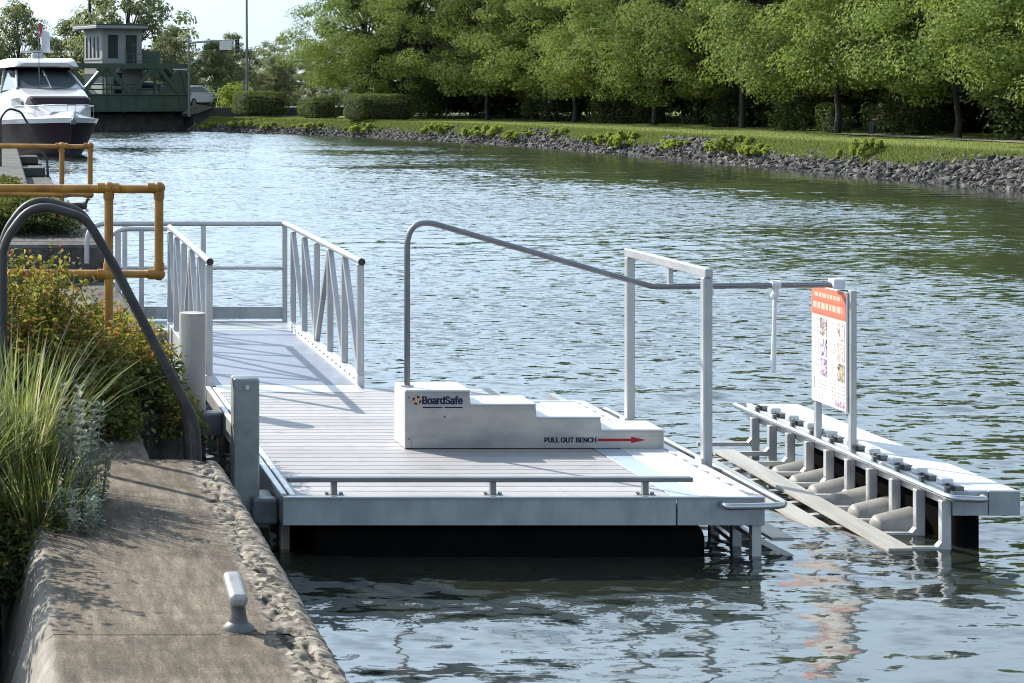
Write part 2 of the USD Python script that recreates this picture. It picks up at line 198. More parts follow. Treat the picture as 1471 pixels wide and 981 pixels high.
def copy_of(src, name, label, loc, rotz=0, scale=None, group=None):
    was = stage.GetPrimAtPath(src.path).GetCustomData()
    path = numbered('/World', name); x = UsdGeom.Xform.Define(stage, path)
    x.GetPrim().GetReferences().AddInternalReference(src.path)
    x.ClearXformOpOrder()
    x.AddTranslateOp(opSuffix='at').Set(Gf.Vec3d(*map(float, loc))); x.AddRotateZOp(opSuffix='turn').Set(float(rotz)); x.AddScaleOp(opSuffix='size').Set(Gf.Vec3f(*map(float, np.broadcast_to(scale or 1, 3))))
    x.GetPrim().SetInstanceable(True); tag(path, label, was['category'], group or was.get('group')); return T(path, (0, 0, 0))
def bx(x0, x1, y0, y1, z0, z1, ch=0.0):
    if ch <= 0:
        m = trimesh.creation.box((x1 - x0, y1 - y0, z1 - z0)); m.apply_translation(((x0 + x1) / 2, (y0 + y1) / 2, (z0 + z1) / 2)); return m
    pts = []
    for sx in (0, 1):
        for sy in (0, 1):
            for sz in (0, 1):
                c = np.array((x1 if sx else x0, y1 if sy else y0, z1 if sz else z0), float)
                d = np.array((-1 if sx else 1, -1 if sy else 1, -1 if sz else 1)) * ch
                for a in range(3):
                    q = c + d; q[a] = c[a]; pts.append(q)
    return trimesh.convex.convex_hull(np.array(pts))
def tube(pts, r, n=10, cap=True):
    pts = np.array(pts, float); K = len(pts); r = np.broadcast_to(r, K).astype(float)
    t = np.gradient(pts, axis=0) if K > 2 else np.repeat([pts[1] - pts[0]], 2, 0); t /= np.linalg.norm(t, axis=1, keepdims=True)
    u = np.cross(t[0], (0, 0, 1)); u = u if np.linalg.norm(u) > .1 else np.cross(t[0], (0, 1, 0)); u /= np.linalg.norm(u)
    a = np.arange(n) / n * 2 * PI; V = []
    for i in range(K):
        u = u - t[i] * (u @ t[i]); u /= np.linalg.norm(u); w = np.cross(t[i], u)
        V.append(pts[i] + r[i] * (np.cos(a)[:, None] * u + np.sin(a)[:, None] * w))
    V = np.vstack(V); F = []
    for i in range(K - 1):
        for j in range(n):
            k = (j + 1) % n; F += [(i * n + j, i * n + k, i * n + n + k), (i * n + j, i * n + n + k, i * n + n + j)]
    if cap:
        V = np.vstack([V, pts[:1], pts[-1:]]); c0, c1 = K * n, K * n + 1
        for j in range(n):
            k = (j + 1) % n; F += [(c0, k, j), (c1, (K - 1) * n + j, (K - 1) * n + k)]
    return trimesh.Trimesh(V, np.array(F), process=False)
def bar(a, b, w, h, up=(0, 0, 1)):
    a, b = np.array(a, float), np.array(b, float); d = b - a; Lg = np.linalg.norm(d); d /= Lg
    s = np.cross(d, up); s = s if np.linalg.norm(s) > 1e-3 else np.cross(d, (0, 1, 0)); s /= np.linalg.norm(s); q = np.cross(s, d)
    m = trimesh.creation.box((w, Lg, h)); A = np.eye(4); A[:3, 0], A[:3, 1], A[:3, 2], A[:3, 3] = s, d, q, (a + b) / 2; m.apply_transform(A); return m
def arc(c, r, a0, a1, n, ex, ez):
    a = np.linspace(a0, a1, n); return [np.array(c) + r * (math.cos(t) * np.array(ex) + math.sin(t) * np.array(ez)) for t in a]
def fillet(pts, r, n=6):
    pts = [np.array(p, float) for p in pts]; out = [pts[0]]
    for i in range(1, len(pts) - 1):
        p = pts[i]; a = pts[i - 1] - p; b = pts[i + 1] - p; la, lb = np.linalg.norm(a), np.linalg.norm(b); a /= la; b /= lb
        ang = math.acos(np.clip(a @ b, -1, 1)); rr = r[i - 1] if np.ndim(r) else r
        d = min(rr / math.tan(ang / 2), la * .48, lb * .48) if ang < PI - .02 else 0
        if d < 1e-4: out.append(p); continue
        p0, p1 = p + a * d, p + b * d
        for t in np.linspace(0, 1, n): out.append((1 - t) ** 2 * p0 + 2 * t * (1 - t) * p + t * t * p1)
    out.append(pts[-1]); return np.array(out)
def prism(poly, d0, d1, plane='xz'):
    m = trimesh.creation.extrude_polygon(Polygon(poly), d1 - d0, engine='earcut'); v = m.vertices.copy()
    if plane == 'xz': w = np.stack([v[:, 0], d1 - v[:, 2], v[:, 1]], 1)       # poly in x,z ; depth y
    elif plane == 'yz': w = np.stack([d0 + v[:, 2], v[:, 0], v[:, 1]], 1)
    else: w = np.stack([v[:, 0], v[:, 1], d0 + v[:, 2]], 1)
    m = trimesh.Trimesh(w, m.faces, process=False); m.fix_normals(); return m
def ball(c, r, s=2, sc=(1, 1, 1)):
    m = trimesh.creation.icosphere(s, r); m.apply_scale(sc); m.apply_translation(c); return m
def leaves(C, N, size, rng, aspect=.6, fold=.15, droop=None):
    """one folded diamond leaf (4 corners) at each centre C facing N"""
    n = len(C); N = N / np.maximum(np.linalg.norm(N, axis=1, keepdims=True), 1e-6)
    R = rng.normal(size=(n, 3)) if droop is None else droop + .5 * rng.normal(size=(n, 3))
    u = R - N * np.sum(R * N, 1, keepdims=True); u /= np.maximum(np.linalg.norm(u, axis=1, keepdims=True), 1e-6); w = np.cross(N, u)
    s = (np.broadcast_to(size, n) * rng.uniform(.7, 1.3, n))[:, None]
    V = np.stack([C - u * s * .5, C + w * s * .5 * aspect + N * s * fold, C + u * s * .5, C - w * s * .5 * aspect + N * s * fold], 1).reshape(-1, 3)
    b = np.arange(n)[:, None] * 4; F = np.concatenate([b + [0, 2, 1], b + [0, 3, 2]], 1).reshape(-1, 3)
    return trimesh.Trimesh(V, F, process=False)
def grid(P):
    """faces of a grid of points P (a, b, 3)"""
    a, b = P.shape[:2]; i = np.arange(a - 1)[:, None] * b + np.arange(b - 1)[None]; i = i.ravel()
    F = np.concatenate([np.stack([i, i + b, i + b + 1], 1), np.stack([i, i + b + 1, i + 1], 1)])
    return trimesh.Trimesh(P.reshape(-1, 3), F, process=False)
def rounded(x0, x1, y0, y1, z0, z1, r, n=8):
    sp = [m3.Manifold.sphere(r, n * 4).translate((x, y, z)) for x in (x0 + r, x1 - r) for y in (y0 + r, y1 - r) for z in (z0 + r, z1 - r)]
    return tm(m3.Manifold.batch_hull(sp))

# ------------------------------------------------------------------ the setting: water, banks, ground
W = 3000.0
wx = np.arange(-4, 31.01, .105); wy = np.concatenate([np.arange(5.5, 25, .06), np.arange(25, 60, .115), np.arange(60, 141, .24)])
_x, _y = np.meshgrid(wx, wy, indexing='ij'); rng = np.random.default_rng(77); hgt = np.zeros_like(_x)
for k in range(54):
    lam = .30 * (5.0 ** rng.random()); th = rng.normal(0, .5) + (PI / 2 + .12); kk = 2 * PI / lam; ph = rng.uniform(0, 2 * PI)
    hgt += np.minimum(1, (lam / .9) ** .35) * .011 * lam / 2 / PI * 1.0 * np.sin(kk * (_x * math.cos(th) + _y * math.sin(th)) + ph)
patch = meshkit.fbm(np.stack([_x * .035, _y * .075, 0 * _x], -1), 3, 8); patch2 = meshkit.fbm(np.stack([_x * .35, _y * .45, 0 * _x], -1), 2, 3)
amp = np.clip((patch - .36) / .2, .12, 1) * (.55 + .9 * patch2); amp *= np.clip((29.0 - _x) / 5, .18, 1) if True else 1
amp *= np.clip(.75 + .25 * (_y - 11) / 9, .75, 1)
fade = np.clip(np.minimum(np.minimum(_x - wx[0], wx[-1] - _x), np.minimum(_y - wy[0], wy[-1] - _y)) / 1.0, 0, 1)
P = np.stack([_x, _y, hgt * amp * fade], -1); mw = grid(P); x0, x1, y0, y1 = wx[0], wx[-1], wy[0], wy[-1]
fl = []
for (a, b, c, d) in ((-W, W, -W, y0), (-W, W, y1, W), (-W, x0, y0, y1), (x1, W, y0, y1)): fl.append(trimesh.Trimesh(np.array([(a, c, 0), (b, c, 0), (b, d, 0), (a, d, 0.)]), [(0, 1, 2), (0, 2, 3)], process=False))
single('water', cat_([mw] + fl), 'water', 'rippled canal water reflecting pale sky and green trees', 'water', kind='structure', smooth=True)
ctl = np.array([(29.6, 8), (29.6, 25), (29.5, 42), (29.3, 57), (28.7, 73), (27.7, 92), (25.2, 110), (21.2, 123), (17.0, 131), (14.6, 136), (13.6, 141)], float)
from scipy.interpolate import CubicSpline
_s = np.r_[0, np.cumsum(np.linalg.norm(np.diff(ctl, axis=0), axis=1))]; SP = CubicSpline(_s, ctl); BANK_L = _s[-1]
def bank(s, d):
    p = SP(s); t = SP(s, 1); n = np.stack([t[..., 1], -t[..., 0]], -1); n /= np.linalg.norm(n, axis=-1, keepdims=True); return p + n * np.asarray(d)[..., None]
def bank_z(d):
    return np.interp(d, [-2, 0, 1.15, 1.55, 2.2, 4.5, 9, 20, 70], [-.9, .0, .62, .86, .92, .96, 1.0, 1.1, 1.5])
rng = np.random.default_rng(3)
ss = np.linspace(0, BANK_L, 260); dd = np.array([-2, -.6, 0, .3, .6, .9, 1.15, 1.35, 1.55, 1.8, 2.2])
Sg, Dg = np.meshgrid(ss, dd, indexing='ij'); P = np.concatenate([bank(Sg, Dg), bank_z(Dg)[..., None]], -1)
P[..., 2] += .10 * (meshkit.fbm(P * 1.3, 3) - .5) * (Dg > -.5)
bankT = thing('canal_bank', 'sloping rocky far bank of dark stones along the canal', 'bank', kind='structure')
part('slope', grid(P), 'bank_soil', bankT, True)
dd2 = np.array([1.8, 2.2, 3, 4, 5, 6, 7, 8, 9, 10, 12, 15, 20, 30, 45, 70.]); Sg, Dg = np.meshgrid(ss, dd2, indexing='ij'); P = np.concatenate([bank(Sg, Dg), bank_z(Dg)[..., None] + .012], -1)
P[..., 2] += .05 * (meshkit.fbm(P * .7, 3) - .5)
single('lawn', grid(P), 'grass', 'mown green lawn strip on top of the far bank', 'lawn', kind='structure', smooth=True)
# riprap stones
protos = []
for k in range(8):
    gq = np.random.default_rng(k + 60); q = gq.normal(size=(13, 3)); q /= np.linalg.norm(q, axis=1, keepdims=True); m = trimesh.convex.convex_hull(q * gq.uniform(.75, 1.1, (13, 1)) * gq.uniform(.75, 1.2, 3)); protos.append((np.array(m.vertices), np.array(m.faces)))
stones = []
for _ in range(14000):
    s = rng.uniform(0, BANK_L); d = rng.uniform(-.25, 1.45)
    p = bank(np.array(s), np.array(d)); keep = meshkit.noise(np.array([[p[0] * .12, p[1] * .12, 0.]]), 5)[0]
    if d > .70 + .5 * meshkit.noise(np.array([[p[0] * .9, p[1] * .9, 0.]]), 6)[0] and (keep < .48 or s > 104): continue
    z = bank_z(d); r = rng.uniform(.075, .16) * (1.15 if d < .3 else 1)
    stones.append((s, p[0], p[1], z + .02, r))
def stone_mesh(x, y, z, r, k, rg):
    v, f = protos[k]; A = trimesh.transformations.random_rotation_matrix(rg.random(3))[:3, :3]; return trimesh.Trimesh(v @ A.T * r * np.array([1.1, 1.1, .85]) + (x, y, z), f, process=False)
order = sorted(stones, key=lambda q: -q[4] / q[2] * (1 if 1471 * q[2] / 2800 > q[1] else .0)); rg = np.random.default_rng(5)
for q in order[:300]: part('stone', stone_mesh(*q[1:], int(rg.integers(8)), rg), 'stone', bankT)
part('small_stone', [stone_mesh(*q[1:], int(rg.integers(8)), rg) for q in order[300:]], 'stone', bankT, kind='stuff')
q = bank(np.array([47.0]), np.array([.15]))[0]
single('boulder', stone_mesh(q[0] , q[1], .12, .62, 3, np.random.default_rng(12)), 'red_stone', 'large flat reddish boulder at the water edge on the far right', 'boulder')
# path strip behind the lawn at right
Sg, Dg = np.meshgrid(np.linspace(0, 75, 80), np.linspace(7.2, 8.4, 4), indexing='ij'); P = np.concatenate([bank(Sg, Dg), bank_z(Dg)[..., None] + .05], -1)
single('path', grid(P), 'path', 'narrow pale gravel path between lawn and trees at right', 'path', kind='structure')
# ground far behind and left land
def slab(poly, z0, z1): return prism(poly, z0, z1, 'xy')
single('ground', slab([(-1500, 152), (13.5, 152), (40, 139), (1500, 139), (1500, 2900), (-1500, 2900)], -1, 1.15), 'far_ground', 'distant land behind the bridge and the trees', 'ground', kind='structure')
single('left_land', slab([(-1200, 62.5), (-3.6, 62.5), (-3.6, 137), (-30, 151.9), (-1200, 151.9)], -1, .95), 'far_ground', 'land on the near side of the canal beyond the quay', 'ground', kind='structure')
_x, _y = np.meshgrid(np.linspace(-4, .45, 30), np.linspace(9.2, 21.2, 60), indexing='ij'); P = np.stack([_x, _y, 0 * _x], -1); P[..., 2] = .48 + .25 * meshkit.fbm(P * 1.0, 3)
single('planting_bed', cat_([slab([(-60, -6), (-.10, -6), (-.02, 9.3), (.3, 11.0), (.3, 62.4), (-60, 62.4)], -1, .24), grid(P)]), 'soil', 'dark planting bed beside the concrete quay', 'soil', kind='structure')

# ------------------------------------------------------------------ concrete quay
quay = thing('quay', 'worn concrete quay wall with crumbling waterside edge', 'quay', kind='structure')
def quay_slab(y0, y1, seed, dy=.016, top=.77, left=.19):
    ys = np.arange(y0, y1 + 1e-6, dy) if y1 - y0 < 8 else np.linspace(y0, y1, 80)
    prof = [(left - .26, -1), (left - .19, .20), (left - .10, .52), (left - .045, .70), (left - .02, top - .03), (left + .012, top)] + [(x, top) for x in np.linspace(left + .1, 1.04, 12)] + \
           [(x, top - .0) for x in np.linspace(1.05, 1.19, 18)] + [(1.19 + .085 * math.sin(a), top - .085 + .085 * math.cos(a)) for a in np.linspace(.12, PI / 2, 10)] + [(1.28, .6), (1.29, .45), (1.30, .2), (1.30, -1)]
    prof = np.array(prof); P = np.zeros((len(ys), len(prof), 3)); P[..., 0] = prof[:, 0]; P[..., 2] = prof[:, 1]; P[..., 1] = ys[:, None]
    wob = meshkit.fbm(np.stack([ys * 1.5, ys * 0, ys * 0 + seed], -1), 3) - .5
    edge = np.clip((P[..., 0] - 1.05 - .06 * wob[:, None]) / .05, 0, 1)
    n1 = meshkit.fbm(P * 26 + seed, 3) - .5; n2 = np.clip(meshkit.noise(P * np.array([30, 17, 17]) + 9, 4) - .52, 0, 1) + .5 * np.clip(meshkit.noise(P * np.array([14, 8, 8]) + 3, 6) - .55, 0, 1)
    P[..., 2] += edge * np.where(P[..., 0] > 1.185, .4, 1.0) * (n1 * .018 - n2 * .050); P[..., 0] += edge * (meshkit.fbm(P * 12 + 31, 3) - .5) * .018 * (prof[:, 1] < top - .01)
    lw = np.clip((left + .06 - P[..., 0]) / .08, 0, 1) * (P[..., 2] > 0); P[..., 0] += lw * (meshkit.fbm(P * np.array([9, 7, 2]) + 3, 4) - .5) * .06; P[..., 2] += lw * (meshkit.fbm(P * 11, 3) - .5) * .02
    m = grid(P); return m
part('slab', quay_slab(3.5, 7.516, 1), 'concrete', quay, 28)
part('slab', quay_slab(7.523, 11.10, 2), 'concrete', quay, 28)
rg = np.random.default_rng(8); agg = []
for _ in range(500):
    y = rg.uniform(6.4, 11.05); x = rg.normal(1.165, .045); z = .762 - max(0, x - 1.19) ** 2 * 9
    if 1.05 < x < 1.29: agg.append(stone_mesh(x, y, z - .012, rg.uniform(.004, .010), int(rg.integers(8)), rg))
part('aggregate', agg, 'aggregate', quay, kind='stuff')
part('slab', bx(-.02, 1.28, -3, 3.48, -.8, .765, .02), 'concrete', quay); part('joint_filler', bx(.2, 1.2, 7.508, 7.532, .3, .763), 'soil', quay)
part('slab', bx(.16, .86, 11.115, 21.3, -.8, .762, .012), 'concrete', quay); part('slab', bx(.865, 1.27, 12.55, 21.3, -.8, .78, .03), 'concrete_grey', quay)
part('recess_floor', bx(.865, 1.26, 11.12, 12.545, -.8, .47, .02), 'concrete_grey', quay)
part('raised_block', bx(-4, 1.14, 21.32, 27.0, -.8, 1.18, .03), 'concrete_grey', quay)
for a, b, z_ in ((27.02, 34.5, .80), (35.2, 46.6, .80), (47.9, 54.0, .80), (55.0, 62.4, .80)): part('far_slab', bx(-4, 1.2, a, b, -.8, z_, .03), 'concrete_grey', quay)
part('far_curb', bx(-4, .55, 27.02, 62.3, .802, 1.05, .03), 'concrete_grey', quay)

# mooring cleat on the quay
c0 = np.array((.93, 7.60, .77))
M['cleat'] = principled('cleat_iron', (.07, .07, .07), .5, .3, 14.0, (.11, .11, .115), (.2, .01, 60)); M['cleat_top'] = principled('cleat_top', (.28, .28, .275), .45, .3, 18.0, (.18, .18, .18), (.15, .01, 60))
cl = thing('mooring_cleat', 'short worn metal mooring bollard with flat top on the concrete quay', 'bollard', tuple(c0))
def ellipse_loft(secs, n=20):
    P = []
    for (x, y, z, a, b) in secs:
        t = np.arange(n + 1) / n * 2 * PI; P.append(np.stack([x + a * np.cos(t), y + b * np.sin(t), np.full(n + 1, z)], -1))
    P.append(np.repeat([[secs[-1][0], secs[-1][1], secs[-1][2]]], n + 1, 0)); m = grid(np.array(P)); m.invert(); return m
part('base', ellipse_loft([(c0[0], c0[1], .768, .062, .055), (c0[0], c0[1], .782, .06, .053), (c0[0], c0[1], .80, .04, .042)]), 'cleat', cl, 40)
part('post', ellipse_loft([(c0[0], c0[1], .79, .040, .042), (c0[0], c0[1], .83, .030, .034), (c0[0] - .004, c0[1], .88, .029, .034), (c0[0] - .006, c0[1], .905, .034, .05)]), 'cleat', cl, 40)
hd = rounded(-.036, .036, -.125, .125, -.026, .026, .022); A = trimesh.transformations.rotation_matrix(math.radians(9), (1, 0, 0)); hd.apply_transform(A); hd.apply_translation((c0[0] - .008, c0[1] + .035, .918))
part('head', hd, 'cleat_top', cl, 40)

# ladder hoops
def hoop(px, label, group=None, z0=.77, zl=.3, yy=11.3):
    pass
def hoop_path(y): return fillet([(.02, y, .25), (.015, y, 1.98), (.19, y, 2.22), (.50, y, 2.13), (.66, y, 1.86), (1.135, y, .95), (1.16, y, .50)], [.3, .28, .2, .5, .35], 8)
hp = thing('ladder_rail', 'pair of dark steel hoop handrails arching from shrubs down to the quay recess', 'handrail', (.6, 11.6, .47))
for y in (11.33, 11.95):
    part('hoop_tube', tube(hoop_path(y), .026, 14), 'hoop', hp, True)
    part('foot_plate', [bx(1.09, 1.22, y - .06, y + .06, .471, .485), *[tube([(xx, yy, .48), (xx, yy, .56)], .011, 8) for xx, yy in ((1.10, y - .045), (1.10, y + .045), (1.21, y - .045))]], 'galv', hp)
for i in range(3): part('rung', tube([(1.18, 11.33, .3 - i * .3), (1.18, 11.95, .3 - i * .3)], .018, 8), 'hoop', hp)
h2 = copy_of(hp, 'ladder_rail', 'distant pair of dark hoop handrails near the moored motor boat', (.6, 47.0, .70))

# yellow railings
def yellow_rail(Y, zb, label):
    r = thing('yellow_railing', label, 'railing', (.7, Y, zb)); zt, zm = 2.22, 1.645; R = .030
    xa, xb = .725, 1.06
    part('top_rail', tube([(-6, Y + .5, zt + .01), (xb, Y, zt - .008)], R * .95, 12), 'yellow', r, True)
    part('lower_rail', tube([(-6, Y + .5, zm + .01), (xb, Y, zm)], R * .85, 12), 'yellow', r, True)
    part('post', tube([(xa, Y, zb), (xa, Y, zt)], R, 12), 'yellow', r, True)
    part('end_post', tube([(xb, Y, zm - .01), (xb, Y, zt)], R, 12), 'yellow', r, True)
    for x, z in ((xa, zt), (xb, zt), (xb, zm), (xa, zm)):
        part('fitting', [ball((x, Y, z), R * 1.42, 2), tube([(x - .075, Y, z), (x + (.07 if x == xa else 0.0), Y, z)], R * 1.2, 10)] + ([tube([(x, Y, z), (x, Y, z - .075 if z > 2 else z + .075)], R * 1.2, 10)]), 'yellow', r, 40)
    for x in (-1.2, -3.4): part('post', tube([(x, Y + .15, zb), (x, Y + .15, zt)], R, 10), 'yellow', r, True)
    return r
yellow_rail(13.0, .5, 'nearer yellow tubular railing end panel above the shrub beside the gangway')
yellow_rail(22.9, 1.18, 'farther thinner yellow tubular railing in front of the motor boat bow')

# ------------------------------------------------------------------ floating dock
DZ = .37
dock = thing('floating_dock', 'floating dock with grey composite boards and aluminium fascia', 'dock', (3.2, 14, 0))
y = 12.03
while y < 16.33:
    y1 = min(y + .139, 16.34); part('deck_board', bx(1.825, 4.135, y, y1 - .007, DZ - .025, DZ, .004), 'board', dock); y += .139
part('subframe', [bx(1.80, 4.66, 11.98, 12.03, .2, DZ - .03)] + [bx(x, x + .06, 12.031, 16.3, .2, DZ - .03) for x in (1.82, 2.5, 3.2, 3.9, 4.58)], 'alu_side', dock)
part('front_fascia', bx(1.735, 4.145, 11.95, 11.98, .203, DZ, .003), 'alu_side', dock); part('front_fascia', bx(4.155, 4.69, 11.95, 11.98, .203, DZ, .003), 'alu_side', dock)
part('fascia_lip', [bx(1.735, 4.69, 11.938, 11.985, DZ, DZ + .010, .002)], 'alu', dock)
part('side_fascia', bx(1.735, 1.765, 11.982, 16.36, .203, DZ, .003), 'alu', dock); part('rear_fascia', bx(1.77, 4.12, 16.34, 16.37, .203, DZ), 'alu_side', dock)
part('side_trim', [bx(1.725, 1.765, 11.99, 16.35, DZ, DZ + .022, .004), bx(1.785, 1.822, 11.99, 16.35, DZ - .02, DZ + .014, .004)], 'alu_white', dock)
part('side_fascia', bx(4.66, 4.69, 11.982, 15.62, .203, DZ - .01, .003), 'alu', dock)
part('launch_strip', bx(4.142, 4.315, 12.0, 15.60, DZ - .02, DZ + .003, .002), 'launch_blue', dock)
for i in range(8):
    a = 12.0 + i * .45; part('launch_panel', bx(4.321, 4.612, a, a + .446, DZ - .02, DZ + .006, .003), 'launch_white', dock)
def zigzag(x0, x1, y0, y1, n):
    pts = [(x1, y0), (x1, y1)]; s = (y1 - y0) / n
    for i in range(n)[::-1]: pts += [(x0, y0 + (i + .95) * s), (x0 + .045, y0 + (i + .55) * s), (x0 + .02, y0 + (i + .5) * s)]
    return pts
part('jagged_edge', prism(zigzag(4.60, 4.685, 12.0, 15.6, 18), DZ - .011, DZ + .012, 'xy'), 'launch_white', dock)
part('edge_channel', bx(4.618, 4.688, 12.0, 15.6, DZ - .03, DZ - .012), 'dark_steel', dock)
part('end_plate', bx(4.142, 4.69, 15.602, 15.65, DZ - .1, DZ + .012, .003), 'alu_white', dock)
# toe rail along the front
part('toe_rail', bx(1.77, 4.27, 12.0, 12.06, DZ + .087, DZ + .117, .006), 'rail_metal', dock, label='low toe rail along the front edge')
for x in (2.06, 3.04, 3.98):
    part('rail_support', [bx(x - .018, x + .018, 12.012, 12.048, DZ + .012, DZ + .087), bx(x - .06, x + .06, 12.0, 12.06, DZ + .0005, DZ + .012, .003), *[tube([(x + s, 12.03, DZ + .01), (x + s, 12.03, DZ + .022)], .012, 8) for s in (-.045, .045)]], 'rail_metal', dock)
# floats
part('float', rounded(1.90, 4.36, 11.985, 13.9, -.5, .20, .10), 'black', dock, 40); part('float', rounded(1.98, 4.30, 14.0, 16.2, -.5, .20, .12), 'black', dock, 40)
for y in (12.25, 13.1, 14.0, 14.9, 15.8): part('side_leg', bx(1.765, 1.82, y, y + .08, -.6, .203), 'timber', dock)
# launch-side grab tube with end loop
gt = fillet([(4.69, 15.45, .34), (4.80, 15.45, .345), (4.80, 11.86, .345), (4.42, 11.86, .335), (4.42, 11.955, .335)], [.08, .11, .05], 8)
part('grab_tube', tube(gt, .021, 12), 'chrome', dock, True)
# legs and slanted skids at the launch side
for (x, y) in ((4.655, 11.99), (4.64, 12.27), (4.63, 12.62), (4.63, 13.2), (4.63, 13.8), (4.63, 14.4), (4.63, 15.0)):
    part('launch_leg', bx(x - .028, x + .028, y, y + .05, -.7, .203), 'alu', dock)
    part('cradle_arm', bar((x + .02, y + .025, .10), (x + .42, y + .025, -.10), .04, .03), 'alu', dock)
part('brace', bar((4.64, 12.0, .12), (4.64, 12.64, .14), .03, .03), 'alu', dock); part('brace', bar((4.64, 12.3, .02), (4.64, 12.62, .04), .03, .03), 'alu', dock)
part('skid', bar((4.86, 12.1, .085), (4.98, 15.2, .02), .14, .02), 'plank_grey', dock)
part('skid', bar((5.03, 12.2, -.04), (5.12, 15.2, -.04), .14, .02), 'plank_grey', dock)
part('float_cap', rounded(4.28, 4.36, 12.15, 12.35, .1, .2, .03), 'white_plastic', dock, 40)
# gate posts and top beam
for y in (13.04, 14.63): part('gate_post', bx(4.695, 4.757, y - .031, y + .031, DZ - .1, 1.62, .006), 'alu', dock)
part('post_shoe', [bx(4.67, 4.70, 12.98, 13.1, DZ - .1, DZ + .05), bx(4.67, 4.70, 14.57, 14.69, DZ - .1, DZ + .05)], 'alu', dock)
part('gate_beam', bx(4.700, 4.752, 12.99, 14.68, 1.622, 1.682, .005), 'alu', dock); part('beam_hanger', bx(4.71, 4.742, 13.73, 13.77, 1.50, 1.621), 'alu', dock)

# overhead handrail
rail = thing('overhead_handrail', 'long bent steel handrail rising from the steps and running level to the sign', 'handrail', (2.87, 13.75, .783))
hp_ = fillet([(2.872, 13.75, .775), (2.872, 13.75, 1.985), (4.60, 13.75, 1.487), (5.90, 13.75, 1.50)], [.17, .6], 12)
part('tube', tube(hp_, .021, 14), 'steel_tube', rail, True); part('base_flange', tube([(2.872, 13.75, .784), (2.872, 13.75, .794)], .045, 16), 'alu', rail)
part('end_bracket', rounded(5.86, 5.945, 13.70, 13.80, 1.475, 1.545, .012), 'white_plastic', rail)
part('clip', rounded(4.985, 5.03, 13.73, 13.77, 1.42, 1.535, .01), 'white_plastic', rail)
strap = thing('hanging_grip', 'white hanging pull tube below the level overhead handrail', 'grip', (5.47, 13.75, 1.5))
part('collar', [tube([(5.44, 13.75, 1.5), (5.50, 13.75, 1.5)], .03, 12), tube([(5.47, 13.75, 1.51), (5.47, 13.75, 1.42)], .022, 10), ball((5.467, 13.75, 1.425), .03)], 'white_plastic', strap, 40)
part('pull_tube', tube([(5.467, 13.75, 1.43), (5.462, 13.75, 1.2), (5.458, 13.75, 1.0), (5.455, 13.75, .88)], [.014, .015, .019, .02], 10), 'white_plastic', strap, True)

# transfer steps
st = thing('transfer_steps', 'four-tread aluminium transfer steps with printed lettering standing on the dock', 'steps', (2.825, 13.59, DZ))
X = [2.825, 3.277, 3.738, 4.19, 4.626]; H = [.413, .318, .228, .139]; z0 = DZ + .007
prof = [(X[0] + .004, z0), (X[4] - .004, z0)]
for i in range(3, -1, -1): prof += [(X[i + 1] - .004, DZ + H[i] - .012), (X[i] + .004, DZ + H[i] - .012)]
part('side_panel', prism(prof, 13.59, 13.60), 'alu_steps', st); part('side_panel', prism(prof, 13.93, 13.94), 'alu_steps', st)
for i in range(4):
    part('tread', bx(X[i], X[i + 1] + (.0 if i < 3 else 0), 13.582, 13.948, DZ + H[i] - .012, DZ + H[i], .003), 'alu_white', st)
    if i < 3: part('riser', bx(X[i + 1] - .012, X[i + 1] - .004, 13.601, 13.929, DZ + H[i + 1] + .001, DZ + H[i] - .0125), 'alu_steps', st)
part('end_panel', bx(X[0] - .004, X[0] + .003, 13.588, 13.942, z0, DZ + H[0] - .013), 'alu_white', st); part('end_panel', bx(X[4] - .003, X[4] + .004, 13.588, 13.942, z0, DZ + H[3] - .013), 'alu_white', st)
part('bench_panel', bx(2.87, 4.60, 13.586, 13.5895, DZ + .008, DZ + .085), 'alu_steps', st, label='front panel of the pull out bench')
def text_xz(t, h, x0, x1, z, y, bold=False):
    m = meshkit.text_mesh(t, h, .002, bold); v = m.vertices.copy(); w = v[:, 0].max() - v[:, 0].min(); v[:, 0] = (v[:, 0] - v[:, 0].min()) * ((x1 - x0) / w)
    return cat_([trimesh.Trimesh(np.stack([x0 + v[:, 0] + o * h * .035, y - v[:, 2] - k * .0003, z + v[:, 1]], 1), m.faces, process=False) for k, o in enumerate((0, -1, 1))])
part('lettering', text_xz('BoardSafe', .052, 2.945, 3.225, DZ + .315, 13.5895, True), 'navy', st, label='BoardSafe lettering')
part('tagline', [bx(2.948, 3.085, 13.588, 13.59, DZ + .287, DZ + .294), bx(3.10, 3.225, 13.588, 13.59, DZ + .287, DZ + .294)], 'navy', st)
lg = []
for k in range(8):
    ring = [(2.907 + r * math.cos(a), DZ + .34 + r * math.sin(a)) for r, A in ((.031, np.linspace(k * PI / 4, k * PI / 4 + PI / 4, 6)), (.018, np.linspace(k * PI / 4 + PI / 4, k * PI / 4, 6))) for a in A]
    lg.append(prism(ring, 13.588, 13.5895))
part('logo_ring', lg[0::2], 'orange', st); part('logo_ring', lg[1::2], 'navy', st)
part('lettering', text_xz('PULL OUT BENCH', .034, 3.795, 4.155, DZ + .048, 13.5855, True), 'navy', st, label='PULL OUT BENCH lettering')
part('arrow', prism([(4.165, DZ + .056), (4.40, DZ + .056), (4.40, DZ + .043), (4.50, DZ + .065), (4.40, DZ + .087), (4.40, DZ + .074), (4.165, DZ + .074)], 13.584, 13.5858), 'red', st)
part('screw', [ball((2.85, 13.589, DZ + .36), .006, 1), ball((2.85, 13.589, DZ + .07), .006, 1), ball((3.1, 13.589, DZ + .225), .007, 1)], 'dark_steel', st)

